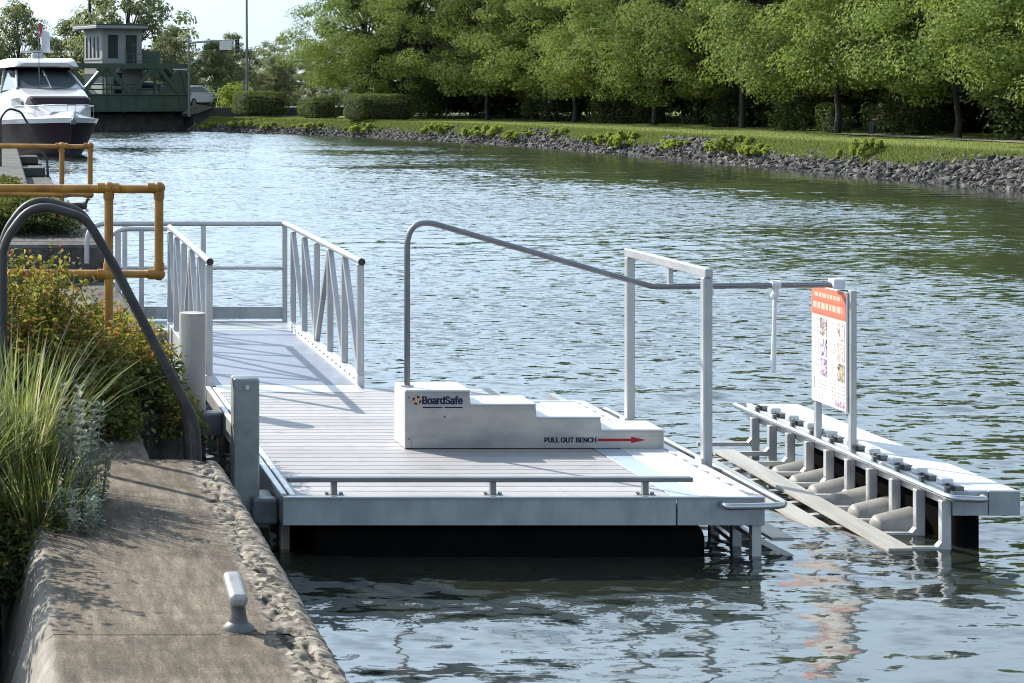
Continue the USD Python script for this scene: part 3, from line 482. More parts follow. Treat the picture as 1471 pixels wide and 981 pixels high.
# ------------------------------------------------------------------ launch bench opposite
bn = thing('launch_bench', 'white kayak launch float with railed edge and row of short legs', 'launch float', (6.15, 13.9, 0))
for i, (a, b) in enumerate(((12.2, 13.3), (13.306, 14.4), (14.406, 15.55))):
    part('top_plank', bx(6.045, 6.365, a, b, DZ - .03, DZ, .004), 'launch_white', bn)
part('inner_strip', bx(5.955, 6.04, 12.2, 15.55, DZ - .045, DZ - .008, .003), 'alu_white', bn)
part('front_fascia', bx(5.955, 6.17, 12.17, 12.198, .215, DZ - .002, .002), 'alu_side', bn); part('front_fascia', bx(6.175, 6.37, 12.17, 12.198, .215, DZ - .002, .002), 'alu_side', bn)
part('side_fascia', bx(6.345, 6.37, 12.2, 15.55, .215, DZ - .031), 'alu', bn); part('side_fascia', bx(5.955, 5.975, 12.2, 15.55, .26, DZ - .046), 'alu', bn); part('rear_fascia', bx(5.98, 6.34, 15.53, 15.56, .215, DZ - .04), 'alu_side', bn)
gt = fillet([(6.12, 12.18, .335), (6.12, 12.08, .335), (5.90, 12.08, .34), (5.90, 15.68, .345), (6.02, 15.68, .34), (6.02, 15.56, .34)], [.05, .09, .09, .05], 8)
part('grab_tube', tube(gt, .021, 12), 'chrome', bn, True)
LY = np.linspace(12.22, 15.3, 10)
for i, y in enumerate(LY):
    part('leg', bx(5.895, 5.955, y - .022, y + .028, -.7 if i == 0 else -.05, .30, .004), 'alu', bn)
    zf = .012 + .011 * i
    part('foot_arm', [bx(5.57 - .011 * i, 5.90, y - .02, y + .025, zf - .03, zf), prism([(5.868, zf), (5.896, zf), (5.896, zf + .032)], y - .02, y + .025)], 'alu', bn)
    part('clamp', [bx(5.965, 6.03, y - .035, y + .03, DZ - .007, DZ + .025, .006), bx(5.935, 5.964, y + .0, y + .03, DZ - .05, DZ + .012)], 'galv', bn)
    part('clamp_pin', tube([(5.955, y - .03, DZ - .0), (5.955, y - .03, DZ + .03)], .014, 8), 'rubber', bn); part('bolt_head', ball((6.0, y + .12, DZ + .004), .018, 1, (1, 1.2, .7)), 'rubber', bn)
    if i < 9: part('clamp_plate', bx(5.98, 6.06, y + .16, y + .24, DZ - .006, DZ + .035, .008), 'alu_white', bn)
for i, y in enumerate(np.linspace(12.75, 14.4, 6)):
    part('float_drum', tube([(5.72, y, -.03), (5.735, y, -.025), (5.755, y, -.02), (5.98, y, .02), (6.0, y, .02)], [.05, .095, .115, .13, .11], 22), 'float_grey', bn, 40)
part('float', rounded(6.02, 6.18, 12.26, 14.52, -.3, .235, .06), 'black', bn, 40)
part('skid', bar((5.615, 12.15, .005), (5.515, 14.85, .125), .155, .022), 'plank_grey', bn)
part('skid', bar((5.41, 12.4, -.03), (5.31, 14.7, .085), .15, .022), 'plank_grey', bn)
for i in range(8): part('cross_slat', bar((5.34 - .014 * i, 12.5 + i * .32, -.035 + i * .013), (5.60 - .012 * i, 12.5 + i * .32, -.012 + i * .014), .06, .018), 'plank_grey', bn)

# instruction sign
sg = thing('instruction_sign', 'instruction sign with red header and six small photos on two posts', 'sign', (5.95, 13.8, DZ))
SX = 5.925
for y in (13.605, 14.18): part('post', bx(SX + .004, SX + .046, y - .024, y + .024, DZ - .03, 1.475 if y < 14 else 1.45, .004), 'alu', sg)
part('panel', bx(SX - .012, SX + .003, 13.62, 14.20, .62, 1.46, .003), 'sign_white', sg)
UK = .58 / .79
def on_sign(u0, u1, v0, v1, lift=.0015):   # u from left as read (0..0.79), v from top (0..0.84)
    return bx(SX - .012 - lift - .001, SX - .0125, 14.20 - u1 * UK, 14.20 - u0 * UK, 1.46 - v1, 1.46 - v0)
part('header', on_sign(.006, .784, .006, .205), 'sign_red', sg)
rg = np.random.default_rng(4)
def words(u0, u1, v, h, lift=.0016, gap=.018, wl=(.03, .09)):
    out = []; u = u0
    while u < u1:
        w = min(rg.uniform(*wl), u1 - u); out.append(on_sign(u, u + w, v, v + h, lift)); u += w + gap
    return out
part('header_text', words(.08, .70, .045, .03, .0030, .02) + words(.05, .72, .115, .045, .0030, .02), 'sign_pale', sg, kind='stuff'); part('header_rule', [on_sign(.02, .765, .095, .105, .0027), on_sign(.02, .765, .188, .196, .0027)], 'sign_red_dark', sg, kind='stuff')
cols = [((.05, .06, .07), (.30, .22, .22), (.55, .45, .42), (.10, .13, .10)), ((.03, .03, .05), (.40, .30, .28), (.62, .58, .55), (.05, .06, .10)), ((.06, .05, .09), (.28, .20, .28), (.65, .58, .55), (.12, .14, .20)),
        ((.10, .05, .06), (.45, .28, .26), (.60, .50, .45), (.14, .10, .16)), ((.05, .07, .05), (.30, .18, .30), (.58, .52, .50), (.10, .14, .10)), ((.06, .05, .03), (.26, .20, .14), (.45, .38, .28), (.10, .08, .05))]
k = 0
for row in range(3):
    for u0 in (.20, .60):
        v0 = .225 + row * .145; part('photo', on_sign(u0, u0 + .155, v0, v0 + .125), photo_mat(k, cols[k]), sg); k += 1
        part('caption', sum([words(u0 - .165, u0 - .03, v0 + .012 + j * .02, .008) for j in range(5 - row)], []), 'print_grey', sg, kind='stuff')
part('small_print', sum([words(.12, .34, .67 + j * .025, .009) for j in range(3)], []) + sum([words(.42, .76, .665 + j * .027, .010) for j in range(5)], []) + words(.12, .32, .775, .008) + words(.12, .35, .80, .008) + [on_sign(.03, .075, .66, .74)], 'print_grey', sg, kind='stuff')
def text_sign(t, h, u, v):
    m = meshkit.text_mesh(t, h, .0012, True); q = m.vertices; return trimesh.Trimesh(np.stack([SX - .0125 - q[:, 2], 14.20 - u * UK - q[:, 0] * UK, 1.46 - v + q[:, 1]], 1), m.faces, process=False)
part('lettering', text_sign('BoardSafe', .036, .53, .82), 'print_purple', sg, label='BoardSafe lettering')

# ------------------------------------------------------------------ mooring piles
M['pile_metal'] = principled('pile_metal', (.27, .285, .275), .5, .35, 9.0, (.20, .215, .21), (.06, .01, 60))
mp = thing('square_pile', 'square grey metal mooring pile with a bolt near its top', 'mooring pile', (1.55, 12.33, 0))
part('post', rounded(1.468, 1.632, 12.25, 12.41, -1, 1.06, .015), 'pile_metal', mp, 30); part('bolt', tube([(1.555, 12.24, 1.005), (1.555, 12.252, 1.005)], .014, 10), 'white_plastic', mp)
br = thing('pile_bracket', 'dark pile guide bracket on the dock corner by the square pile', 'bracket', (1.68, 12.3, .3), group=None)
part('collar', [rounded(1.57, 1.73, 12.12, 12.23, .17, .33, .02), bx(1.635, 1.72, 12.23, 12.5, .19, .31)], 'dark_steel', br, 30)
rp = thing('round_pile', 'pale round mooring pile beside the gangway left rail', 'mooring pile', (1.52, 15.4, 0))
part('post', tube([(1.52, 15.4, -1), (1.52, 15.4, 1.10)], .105, 28), 'pale_post', rp, 40); part('cap', tube([(1.52, 15.4, 1.101), (1.52, 15.4, 1.115)], .100, 28), 'pale_post', rp, 40)
b2 = thing('pile_bracket', 'dark pile guide bracket on the dock edge by the round pile', 'bracket', (1.66, 15.2, .3))
part('collar', [rounded(1.56, 1.73, 15.15, 15.27, .17, .36, .02), bx(1.64, 1.72, 15.27, 15.5, .19, .33)], 'dark_steel', b2, 30)
for i, (x, y, lab) in enumerate(((1.78, 12.75, 'timber pile under the dock edge nearest the square metal pile'), (1.80, 13.7, 'timber pile under the dock edge midway along the quay'))):
    single('timber_pile', bx(x - .10, x - .02, y, y + .12, -1, .2), 'timber', lab, 'pile')

# ------------------------------------------------------------------ gangway and landing
gw = thing('gangway', 'aluminium gangway with truss sides and tube top rails', 'gangway', (2.4, 18.4, .3))
GY0, GY1, GX0, GX1 = 16.42, 20.25, 1.765, 3.04
for i in range(3):
    a = GY0 + (GY1 - GY0) / 3 * i; part('deck_panel', bx(GX0 + .03, GX1 - .03, a, a + (GY1 - GY0) / 3 - .005, DZ - .02, DZ + .012), 'gangway_deck', gw)
part('threshold', prism([(16.15, DZ + .002), (16.42, DZ + .018), (16.42, DZ - .01)], GX0 + .05, GX1 - .02, 'yz'), 'alu_white', gw)
for side, x in ((0, GX0), (1, GX1)):
    part('lower_chord', bx(x - .03, x + .03, GY0, GY1, DZ - .12, DZ + .10, .005), 'alu_white', gw)
    part('rivets', [ball((x + (.031 if side == 0 else -.031), yy, DZ + .06), .012, 1) for yy in np.arange(GY0 + .15, GY1, .22)], 'chrome', gw)
    part('top_rail', tube([(x, GY0 - .03, 1.43), (x, GY1, 1.45)], .029, 12), 'alu', gw, True); part('rail_cap', [tube([(x, GY0 - .045, 1.43), (x, GY0 - .03, 1.43)], .031, 12)], 'rubber', gw)
    ys = np.linspace(GY0 + .03, GY1 - .03, 6)
    for yy in ys: part('upright', bx(x - .028, x + .028, yy - .026, yy + .026, DZ + .10, 1.405, .004), 'alu', gw)
    for i in range(5):
        up = i >= 3
        a, b = ((ys[i], DZ + .12), (ys[i + 1], 1.39)) if not (i < 3) else ((ys[i + 1], 1.39), (ys[i], DZ + .12)) if False else ((ys[i], 1.39), (ys[i + 1], DZ + .12))
        if i < 2: a, b = (ys[i], DZ + .12), (ys[i + 1], 1.39)
        part('diagonal', bar((x, a[0] + .03, a[1]), (x, b[0] - .03, b[1]), .05, .045, (1, 0, 0)), 'alu', gw)
ld = thing('landing_rail', 'aluminium landing railing closing the far end of the gangway', 'railing', (2.0, 21.0, .3))
part('landing_deck', bx(.95, 3.1, 20.26, 21.15, DZ - .1, DZ + .01, .004), 'alu', ld)
part('far_rail', tube(fillet([(.94, 21.1, 1.0), (.94, 21.1, 1.43), (3.08, 21.1, 1.43), (3.08, 20.3, 1.43)], [.25, .05], 8), .026, 12), 'alu', ld, True)
part('near_rail', tube(fillet([(1.12, 20.33, .9), (1.12, 20.33, 1.425), (1.745, 20.33, 1.425)], [.22], 8), .024, 12), 'alu', ld, True)
part('rail_cap', tube([(3.08, 20.27, 1.43), (3.08, 20.3, 1.43)], .029, 12), 'rubber', ld)
for x in (1.35, 2.2, 3.08): part('upright', bx(x - .026, x + .026, 21.07, 21.12, DZ, 1.41), 'alu', ld)
part('upright', bx(1.20, 1.26, 20.31, 20.35, DZ, 1.41), 'alu', ld); part('upright', bx(1.45, 1.50, 20.31, 20.35, DZ, 1.41), 'alu', ld)
part('mid_rail', tube([(1.3, 21.1, .95), (3.08, 21.1, .95)], .020, 10), 'alu', ld, True); part('toe_plate', bx(1.0, 3.06, 21.09, 21.12, DZ + .03, DZ + .16), 'alu_side', ld)

# ------------------------------------------------------------------ trees
def tree_meshes(seed, Ht=11.0, R=5.6, base=1.7, clumps=205, per=290, leaf=.145, top=.66, trunk_r=.13, flat=.55):
    g = np.random.default_rng(seed); C, N = [], []; wood = []
    def prof(t): return R * (np.sin(PI * np.clip(t, 0, 1) ** top) ** .62 * .92 + .08)
    hub = (0, 0, base + (Ht - base) * .35)
    for i in range(clumps):
        t = g.uniform(0.02, .98); a = g.uniform(0, 2 * PI); rr = prof(t) * (g.uniform(.66, 1.08) if g.random() < .78 else g.uniform(.25, .7)) * (1 + .16 * math.sin(3 * a + seed) + .10 * math.sin(5 * a + 2 * seed + 4 * t))
        c = np.array([rr * math.cos(a), rr * math.sin(a), base + t * (Ht - base) + g.normal(0, .2)])
        cr = g.choice([.5, .8, 1.1, 1.4]) * g.uniform(.85, 1.15) * (1 - .25 * t); n = int(per * cr ** 1.6)
        q = g.normal(size=(n, 3)); q /= np.linalg.norm(q, axis=1, keepdims=True); q *= (g.random(n) ** .33)[:, None] * cr
        q[:, 2] = q[:, 2] * flat - .10 * (q[:, 0] ** 2 + q[:, 1] ** 2) / cr
        out = np.array([math.cos(a), math.sin(a), 0])
        C.append(c + q); N.append(np.array([0, 0, .6]) + out * .35 + q * .9 / cr + g.normal(0, .3, (n, 3)))
        if i < 40 and t > .2:
            b = c * np.array([.9, .9, 1]) - (0, 0, .1); s = np.array([0, 0, base * .75 + (b[2] - base) * .55]); mid = s * .45 + b * .55 + g.normal(0, .15, 3)
            wood.append(tube([s, mid, b], [.075, .045, .012], 6))
    wood.append(tube([(0, 0, -.2), (g.normal(0, .03), g.normal(0, .03), base * .5), (g.normal(0, .08), g.normal(0, .08), base * 1.1), (g.normal(0, .15), 0, Ht * .55), (0, 0, Ht * .85)], [trunk_r * 1.35, trunk_r, trunk_r * .85, trunk_r * .5, .04], 10))
    return leaves(np.vstack(C), np.vstack(N), leaf, g, .62), trimesh.util.concatenate(wood)
def make_tree(name, label, loc, seed, mat, group=None, rotz=0, scale=None, **kw):
    lf, wd = tree_meshes(seed, **kw); t = thing(name, label, 'tree', loc, group, rotz=rotz or .01, scale=scale or 1.0)
    part('crown', lf, mat, t); part('trunk', wd, 'bark', t, 40); return t
ORD = ['', 'second', 'third', 'fourth', 'fifth', 'sixth', 'seventh', 'eighth', 'ninth', 'tenth', 'eleventh', 'twelfth', 'thirteenth', 'fourteenth']
rg = np.random.default_rng(21); protoT = []
rowS = [50.5, 59.5, 68.5, 77.5, 86.5, 95.5, 104.5, 113, 121, 129]          # along the bank
i = 0
near = [41.5, 32.5]
for s in rowS:
    d = 8.9 if s < 125 else 12.4; p = bank(np.array([s + rg.normal(0, .4)]), np.array([d + rg.normal(0, .3)]))[0]; loc = (p[0], p[1], bank_z(d) - .05)
    lab = ('broad green tree with dark bare trunk at the right end of the lawn row' if i == 0 else 'broad green tree at the left end of the lawn row beside the sky' if s == rowS[-1] else 'broad green lawn tree, %s from the right in the row' % ORD[i])
    sc = rg.uniform(.95, 1.06)
    if i < 4: protoT.append(make_tree('lawn_tree', lab, loc, 100 + i, 'leaf', 'row of trees along the far lawn', rg.uniform(1, 360), sc))
    else: copy_of(protoT[i % 4], 'lawn_tree', lab, loc, rg.uniform(0, 360), sc, 'row of trees along the far lawn')
    i += 1
# dense belt of trees behind the row: one mass
def instancer(name, protos, mats, places, label, cat, kind='stuff'):
    pi = UsdGeom.PointInstancer.Define(stage, numbered('/World', name)); path = str(pi.GetPath()); tag(path, label, cat, kind=kind)
    for k, (m, mt) in enumerate(zip(protos, mats)): add_tone(usdkit.mesh(stage, path + '/crown_%03d' % (k + 1), m, M[mt]), m.vertices, m.faces, k); pi.CreatePrototypesRel().AddTarget(path + '/crown_%03d' % (k + 1))
    pi.CreatePositionsAttr(Vt.Vec3fArray([Gf.Vec3f(*map(float, p[:3])) for p in places])); pi.CreateProtoIndicesAttr(Vt.IntArray([int(p[4]) for p in places]))
    pi.CreateScalesAttr(Vt.Vec3fArray([Gf.Vec3f(float(p[3])) for p in places])); pi.CreateOrientationsAttr(Vt.QuathArray([Gf.Quath(Gf.Rotation(Gf.Vec3d(0, 0, 1), float(p[5])).GetQuat()) for p in places]))
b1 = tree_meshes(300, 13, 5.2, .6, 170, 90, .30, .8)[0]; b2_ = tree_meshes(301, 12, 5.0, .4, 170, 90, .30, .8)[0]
pl = []
for s in np.arange(24, 127, 5.2):
    for d in (14.5, 20, 27):
        if s > 118 and d > 24: continue
        dd_ = d if s < 110 else d - (s - 110) * .12
        p = bank(np.array([s + rg.normal(0, .8)]), np.array([dd_ + rg.normal(0, .7)]))[0]; pl.append((p[0], p[1], .9, rg.uniform(.95, 1.15), rg.integers(2), rg.uniform(0, 360)))
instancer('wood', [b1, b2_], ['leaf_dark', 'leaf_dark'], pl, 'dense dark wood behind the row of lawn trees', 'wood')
# understory shrubs beneath the row
def bush_mesh(seed, w, h, n, leaf, low=.05):
    g = np.random.default_rng(seed); C, N = [], []
    for k in range(26):
        a = g.uniform(0, 2 * PI); t = g.uniform(.08, .95); r = w * .5 * math.sin(PI * (t * .75 + .22)) * g.uniform(.5, 1); c = np.array([r * math.cos(a), r * math.sin(a), t * h * .9]); cr = .24 * min(w, h) * g.uniform(.7, 1.3)
        q = g.normal(size=(n // 26, 3)); q /= np.linalg.norm(q, axis=1, keepdims=True); q *= (g.random(n // 26) ** .4)[:, None] * cr; C.append(c + q); N.append(q / cr + (0, 0, .5) + g.normal(0, .3, q.shape))
    C = np.vstack(C); C[:, 2] = np.maximum(C[:, 2], low); return leaves(C, np.vstack(N), leaf, g, .6)
us = []
def shrub(label, p, seed, w, h, mat='leaf_dark', n=2600, leaf=.16, group=None, name='shrub', src=None, sc=None, rot=0):
    if src is not None: return copy_of(src, name, label, p, rot, sc, group)
    t = thing(name, label, 'shrub', p, group, rotz=rot or .01, scale=sc or 1.0); part('foliage', bush_mesh(seed, w, h, n, leaf), mat, t); g = np.random.default_rng(seed)
    part('stem', [tube([(0, 0, -.05), (g.normal(0, .12) * w, g.normal(0, .12) * w, h * .7)], [.03 * h / 2, .01], 6) for _ in range(4)], 'stem', t); return t
und = [(108, 9.8, 3.2, 2.6), (101, 9.6, 2.6, 2.2), (90.5, 10.6, 2.6, 2.4), (82, 9.6, 3.0, 2.8), (73.5, 9.9, 2.8, 3.0), (64.0, 9.8, 3.2, 2.5), (55.2, 10.2, 2.8, 2.8), (46, 11.2, 3.0, 2.4), (118, 9, 2.6, 2.2)]
und.sort(); und_src = None
for k, (s, d, w, h) in enumerate(und):
    p = bank(np.array([s]), np.array([d]))[0]; lab = 'dark leafy shrub in the shade under the lawn trees, %s from the right' % (['first'] + ORD[1:])[k]
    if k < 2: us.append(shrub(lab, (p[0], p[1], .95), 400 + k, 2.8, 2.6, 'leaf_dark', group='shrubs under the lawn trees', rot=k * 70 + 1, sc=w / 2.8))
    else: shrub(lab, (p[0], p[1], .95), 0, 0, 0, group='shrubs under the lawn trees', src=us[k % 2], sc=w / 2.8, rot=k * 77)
# clipped hedges
def hedge(label, c, w, d, h, rot, seed, n=2600, leaf=.12, mat='leaf_hedge'):
    g = np.random.default_rng(seed); t = thing('clipped_hedge', label, 'hedge', c, rotz=rot or .01)
    q = g.uniform(-1, 1, (n, 3)); ax = g.choice(3, n, p=[.22, .38, .40]); sgn = np.sign(q[np.arange(n), ax]); sgn[ax == 2] = 1; q[np.arange(n), ax] = sgn
    p4 = (np.abs(q[:, :1]) ** 5 + np.abs(q[:, 1:2]) ** 5 + np.abs(q[:, 2:]) ** 5) ** .2; q = q / p4; N = q ** 3
    C = q * np.array([w / 2, d / 2, h / 2]) + (0, 0, h / 2); C += (meshkit.fbm(C * 1.4 + seed, 3)[:, None] - .5) * .35 * N / np.linalg.norm(N, axis=1, keepdims=True) + g.normal(0, .03, (n, 3)); C[:, 2] = np.maximum(C[:, 2], .02)
    part('foliage', leaves(C, N + g.normal(0, .35, N.shape) + (0, 0, .2), leaf, g), mat, t); part('core', rounded(-w / 2 + .3, w / 2 - .3, -d / 2 + .3, d / 2 - .3, .02, h - .28, .2, 3), 'soil', t, 40); return t
hedge('long clipped hedge on the far bank left of the tree shade', (24.2, 124.5, 1.0), 4.8, 2.0, 1.6, -62 + 90, 1, 6500)
hedge('small clipped hedge between two larger hedges on the far bank', (21.6, 132.0, 1.0), 2.6, 1.8, 1.35, 30, 2, 4200)
hedge('rounded hedge by the road end near the bridge', (18.6, 139.2, 1.15), 3.8, 2.2, 1.6, 20, 3, 5000)
p = bank(np.array([74.6, 76.6, 49.2 + 5, 57.6, 61.5]), np.array([10.6, 10.6, 10.9, 10.9, 10.9]))
hd = [(118, 940, 168, 'squared dark hedge right of the white bench')]
hedge('squared dark hedge just right of the pale bench', (36.6, 110.0, .97), 2.4, 1.3, 1.35, 5, 4, 1800, .12, 'leaf_hedge')
hedge('squared dark hedge just left of the pale bench', (34.7, 111.5, .97), 1.5, 1.3, 1.4, 5, 5, 1400, .12, 'leaf_hedge')
hedge('squared dark hedge behind the seated person on the right', (39.2, 86.0, .97), 2.0, 1.3, 1.25, 5, 6, 1600, .12, 'leaf_hedge')
hedge('squared dark hedge left of the seated person', (37.2, 87.0, .97), 1.2, 1.3, 1.25, 5, 7, 1200, .12, 'leaf_hedge')
# weeds on the riprap
ws = []
weeds = [(119, .9, 2.6), (113.5, .7, 2.2), (105, .8, 2.4), (98.5, .9, 2.8), (94, .8, 2.2), (84, .9, 2.0), (81.5, .8, 2.2), (75.5, .9, 2.6), (70, 1.0, 2.2), (67.5, .9, 1.8), (59.5, 1.2, 1.6), (41.5, .9, 3.2), (44.0, .6, 2.4), (38.5, .9, 2.8), (123.5, .7, 2.0), (127, .8, 2.4), (131, .6, 2.2), (48.0, 1.3, 1.6), (90, 1.2, 1.6)]
weeds.sort()
for k, (s, d, w) in enumerate(weeds):
    p = bank(np.array([s]), np.array([d]))[0]; lab = 'bright green weed clump spilling over the far bank stones, %s from the right' % ['first', 'second', 'third', 'fourth', 'fifth', 'sixth', 'seventh', 'eighth', 'ninth', 'tenth', 'eleventh', 'twelfth', 'thirteenth', 'fourteenth', 'fifteenth', 'sixteenth', 'seventeenth', 'eighteenth', 'nineteenth'][k]
    if k < 2:
        t = thing('weed_clump', lab, 'weeds', (p[0], p[1], bank_z(d) - .12), 'weed clumps on the far bank', rotz=40 * k + 1, scale=(w / 2.0, w / 2.0, 1.15)); part('foliage', bush_mesh(500 + k, 2.6, .55, 2400, .13), 'leaf_weed', t); ws.append(t)
    else: copy_of(ws[k % 2], 'weed_clump', lab, (p[0], p[1], bank_z(d) - .12), 57 * k, (w / 2.0, w / 2.0, rg.uniform(.7, 1.3)), 'weed clumps on the far bank')
# ragged grass along the bank top, and lawn blades
g = np.random.default_rng(31); n = 90000; s = g.uniform(20, BANK_L, n); d = np.where(g.random(n) < .68, g.normal(1.25, .40, n), g.uniform(1.5, 8, n)); p = bank(s, d); keep = (d > 1.5) | (meshkit.noise(np.stack([p[:, 0] * .22, p[:, 1] * .22, 0 * s], -1), 9) > .50 + .38 * (1.5 - d)) | ((meshkit.noise(np.stack([p[:, 0] * .12, p[:, 1] * .12, 0 * s], -1), 5) < .50) & (d > .62)) | ((s > 104) & (d > .55)); s, d, p = s[keep], d[keep], p[keep]; n = len(s); z = bank_z(d)
C = np.stack([p[:, 0], p[:, 1], z + np.where(d < 2.1, .06, .03)], 1); N = g.normal(size=(n, 3)) * (1, 1, .25); dr = np.tile([0, 0, 3.], (n, 1))
single('bank_grass', leaves(C, N, np.where(d < 2.1, .19, .08), g, .22, .05, dr), 'lawn_blade', 'ragged grass along the lawn edge above the stones', 'grass', kind='stuff')

# ------------------------------------------------------------------ bench, person, chair on the far lawn
pb = thing('park_bench', 'small pale bench between two dark hedges on the far lawn', 'bench', (35.75, 110.6, .98))
part('seat', bx(35.1, 36.4, 110.4, 110.85, 1.38, 1.44), 'pale_cloth', pb); part('backrest', bx(35.1, 36.4, 110.86, 110.92, 1.5, 1.85), 'timber', pb)
for x in (35.2, 36.3): part('leg', bx(x - .05, x + .05, 110.42, 110.84, .95, 1.379), 'timber', pb)
def figure(parts_, res=.03, it=6):
    sols = [m3.Manifold.batch_hull([m3.Manifold.sphere(ra, 16).translate(tuple(a)), m3.Manifold.sphere(rb, 16).translate(tuple(b))]) for a, ra, b, rb in parts_]
    m = m3.Manifold.batch_boolean(sols, m3.OpType.Add).refine_to_length(res); t = tm(m); t.merge_vertices(); trimesh.smoothing.filter_taubin(t, iterations=it); return t
PB = np.array((37.55, 83.2, .98))
ch = thing('folding_chair', 'pale low folding chair under the seated person on the far lawn', 'chair', tuple(PB))
def rel(*p): return PB + np.array(p)
part('seat', bx(*(PB[0] + np.array((-.22, .26))), *(PB[1] + np.array((-.24, .24))), PB[2] + .37, PB[2] + .41), 'pale_cloth', ch); part('backrest', bar(rel(.26, 0, .45), rel(.42, 0, .85), .46, .03, (1, 0, 0)), 'pale_cloth', ch)
for sy in (-.23, .23):
    part('leg', tube([rel(-.24, sy, 0), rel(.24, sy, .42)], .014, 8), 'galv', ch); part('leg', tube([rel(.28, sy, 0), rel(-.22, sy, .40)], .014, 8), 'galv', ch)
ps = thing('person', 'person in pale cap, dark top and blue jeans sitting under the trees', 'person', tuple(PB))
J = dict(pel=(.10, 0, .50), chest=(.16, 0, .88), neck=(.12, 0, 1.06), head=(.07, 0, 1.22))
body = [(rel(.07, 0, 1.17), .085, rel(.085, 0, 1.25), .095), (rel(.03, 0, 1.14), .055, rel(.05, 0, 1.17), .07), (rel(-.035, 0, 1.19), .016, rel(-.02, 0, 1.21), .014), (rel(.13, 0, 1.0), .055, rel(.09, 0, 1.15), .052), (rel(.07, .092, 1.19), .02, rel(.075, .094, 1.22), .02), (rel(.07, -.092, 1.19), .02, rel(.075, -.094, 1.22), .02)]
for sy in (-1, 1):
    body += [(rel(.15, .19 * sy, .96), .05, rel(.07, .25 * sy, .72), .042), (rel(.07, .25 * sy, .72), .04, rel(-.18, .13 * sy, .66), .03), (rel(-.18, .13 * sy, .66), .034, rel(-.25, .10 * sy, .65), .026)]
    body += [(rel(-.24, (.10 + o) * sy, .65), .011, rel(-.315 + abs(o) * .6, (.09 + o) * sy, .635), .009) for o in (-.027, -.009, .009, .027)] + [(rel(-.22, .075 * sy, .66), .012, rel(-.265, .05 * sy, .665), .010)]
part('body', figure(body + [(rel(.15, 0, .75), .10, rel(.15, 0, .97), .10), (rel(.15, -.17, .95), .05, rel(.15, .17, .95), .05)], .02, 4), 'skin', ps, True)
part('shirt', figure([(rel(.12, -.07, .50), .13, rel(.16, -.06, .86), .14), (rel(.12, .07, .50), .13, rel(.16, .06, .86), .14), (rel(.15, -.17, .97), .075, rel(.15, .17, .97), .075), (rel(.15, .19, .96), .075, rel(.09, .245, .76), .066), (rel(.15, -.19, .96), .075, rel(.09, -.245, .76), .066)]), 'dark_shirt', ps, True)
jl = []
for sy in (-1, 1): jl += [(rel(.10, .09 * sy, .50), .105, rel(-.30, .11 * sy, .53), .075), (rel(-.30, .11 * sy, .53), .075, rel(-.34, .11 * sy, .10), .055)]
part('jeans', figure(jl), 'jeans', ps, True)
for sy in (-1, 1): part('shoe', rounded(PB[0] - .50, PB[0] - .27, PB[1] + .11 * sy - .05, PB[1] + .11 * sy + .05, PB[2], PB[2] + .09, .035), 'dark_shirt', ps, 40)
part('cap', [ball(rel(.085, 0, 1.27), .105, 2, (1.05, 1, 1)).slice_plane(rel(0, 0, 1.27), (0, 0, 1)) if False else trimesh.creation.icosphere(2, .104).apply_transform(trimesh.transformations.translation_matrix(rel(.085, 0, 1.275))), rounded(PB[0] - .10, PB[0] + .02, PB[1] - .07, PB[1] + .07, PB[2] + 1.27, PB[2] + 1.29, .009)], 'pale_cloth', ps, True)

# duck on the canal
DK = np.array((1.96, 47.5, 0))
dk = thing('duck', 'small dark duck swimming below the far yellow railing', 'duck', tuple(DK))
r_ = lambda *p: DK + np.array(p)
part('body', figure([(r_(-.12, 0, .05), .075, r_(.08, 0, .06), .09), (r_(-.12, 0, .06), .07, r_(-.24, 0, .11), .02), (r_(.10, 0, .08), .055, r_(.16, 0, .19), .035), (r_(.16, 0, .19), .035, r_(.175, 0, .22), .042), (r_(.20, 0, .215), .02, r_(.25, 0, .205), .010)], .015, 5), 'duck', dk, True)
part('wing', [ball(r_(-.04, s * .075, .085), .07, 2, (1, 1, 1)) if False else trimesh.creation.icosphere(2, 1).apply_scale((.13, .025, .05)).apply_translation(r_(-.05, s * .085, .09)) for s in (-1, 1)], 'duck', dk, True)

# ------------------------------------------------------------------ motor boat (local: bow toward -y)
bt = thing('motor_boat', 'white motor cruiser with dark hull moored bow on at the left', 'boat', (3.1, 82.5, 0), rotz=9, scale=1.06)
def hull_band(f0, f1, n=26, inset=0):
    P = []
    for u in np.linspace(0, 1, n):
        yy = u * 12.0 ; b = 1.95 * (1 - (1 - min(u / .45, 1)) ** 2.3) ; hs = 1.62 - .35 * u; kb = b * (.62 * min(1, u / .5) ** .5)
        rake = 1.0 * (1 - u) ** 3
        row = []
        for f in np.linspace(f0, f1, 6):
            z = -.35 + (hs + .35) * f; w = kb + (b - kb) * f ** .8; yo = yy + rake * (1 - f) * .9
            row.append((w, yo, z))
        P.append([(-a, bb, c) for a, bb, c in row[::-1]] + row)
    return np.array(P)
H1 = hull_band(0, .90); m1 = grid(H1); m1.fix_normals(); part('hull', m1, 'hull', bt, 50)
H2 = hull_band(.90, 1.0); part('gunwale', cat_([grid(H2[:, :6]), grid(H2[:, 6:])]), 'gel', bt, 50)
top = H2[:, [0, -1]]; dk_ = np.stack([top[:, 0], top[:, 0] * .6 + top[:, 1] * .4 + (0, 0, .26), top[:, 0] * .4 + top[:, 1] * .6 + (0, 0, .26), top[:, 1]], 1); part('foredeck', grid(dk_), 'gel', bt, 60)
part('transom', bx(-1.9, 1.9, 12.0, 12.1, -.3, 1.25), 'gel', bt)
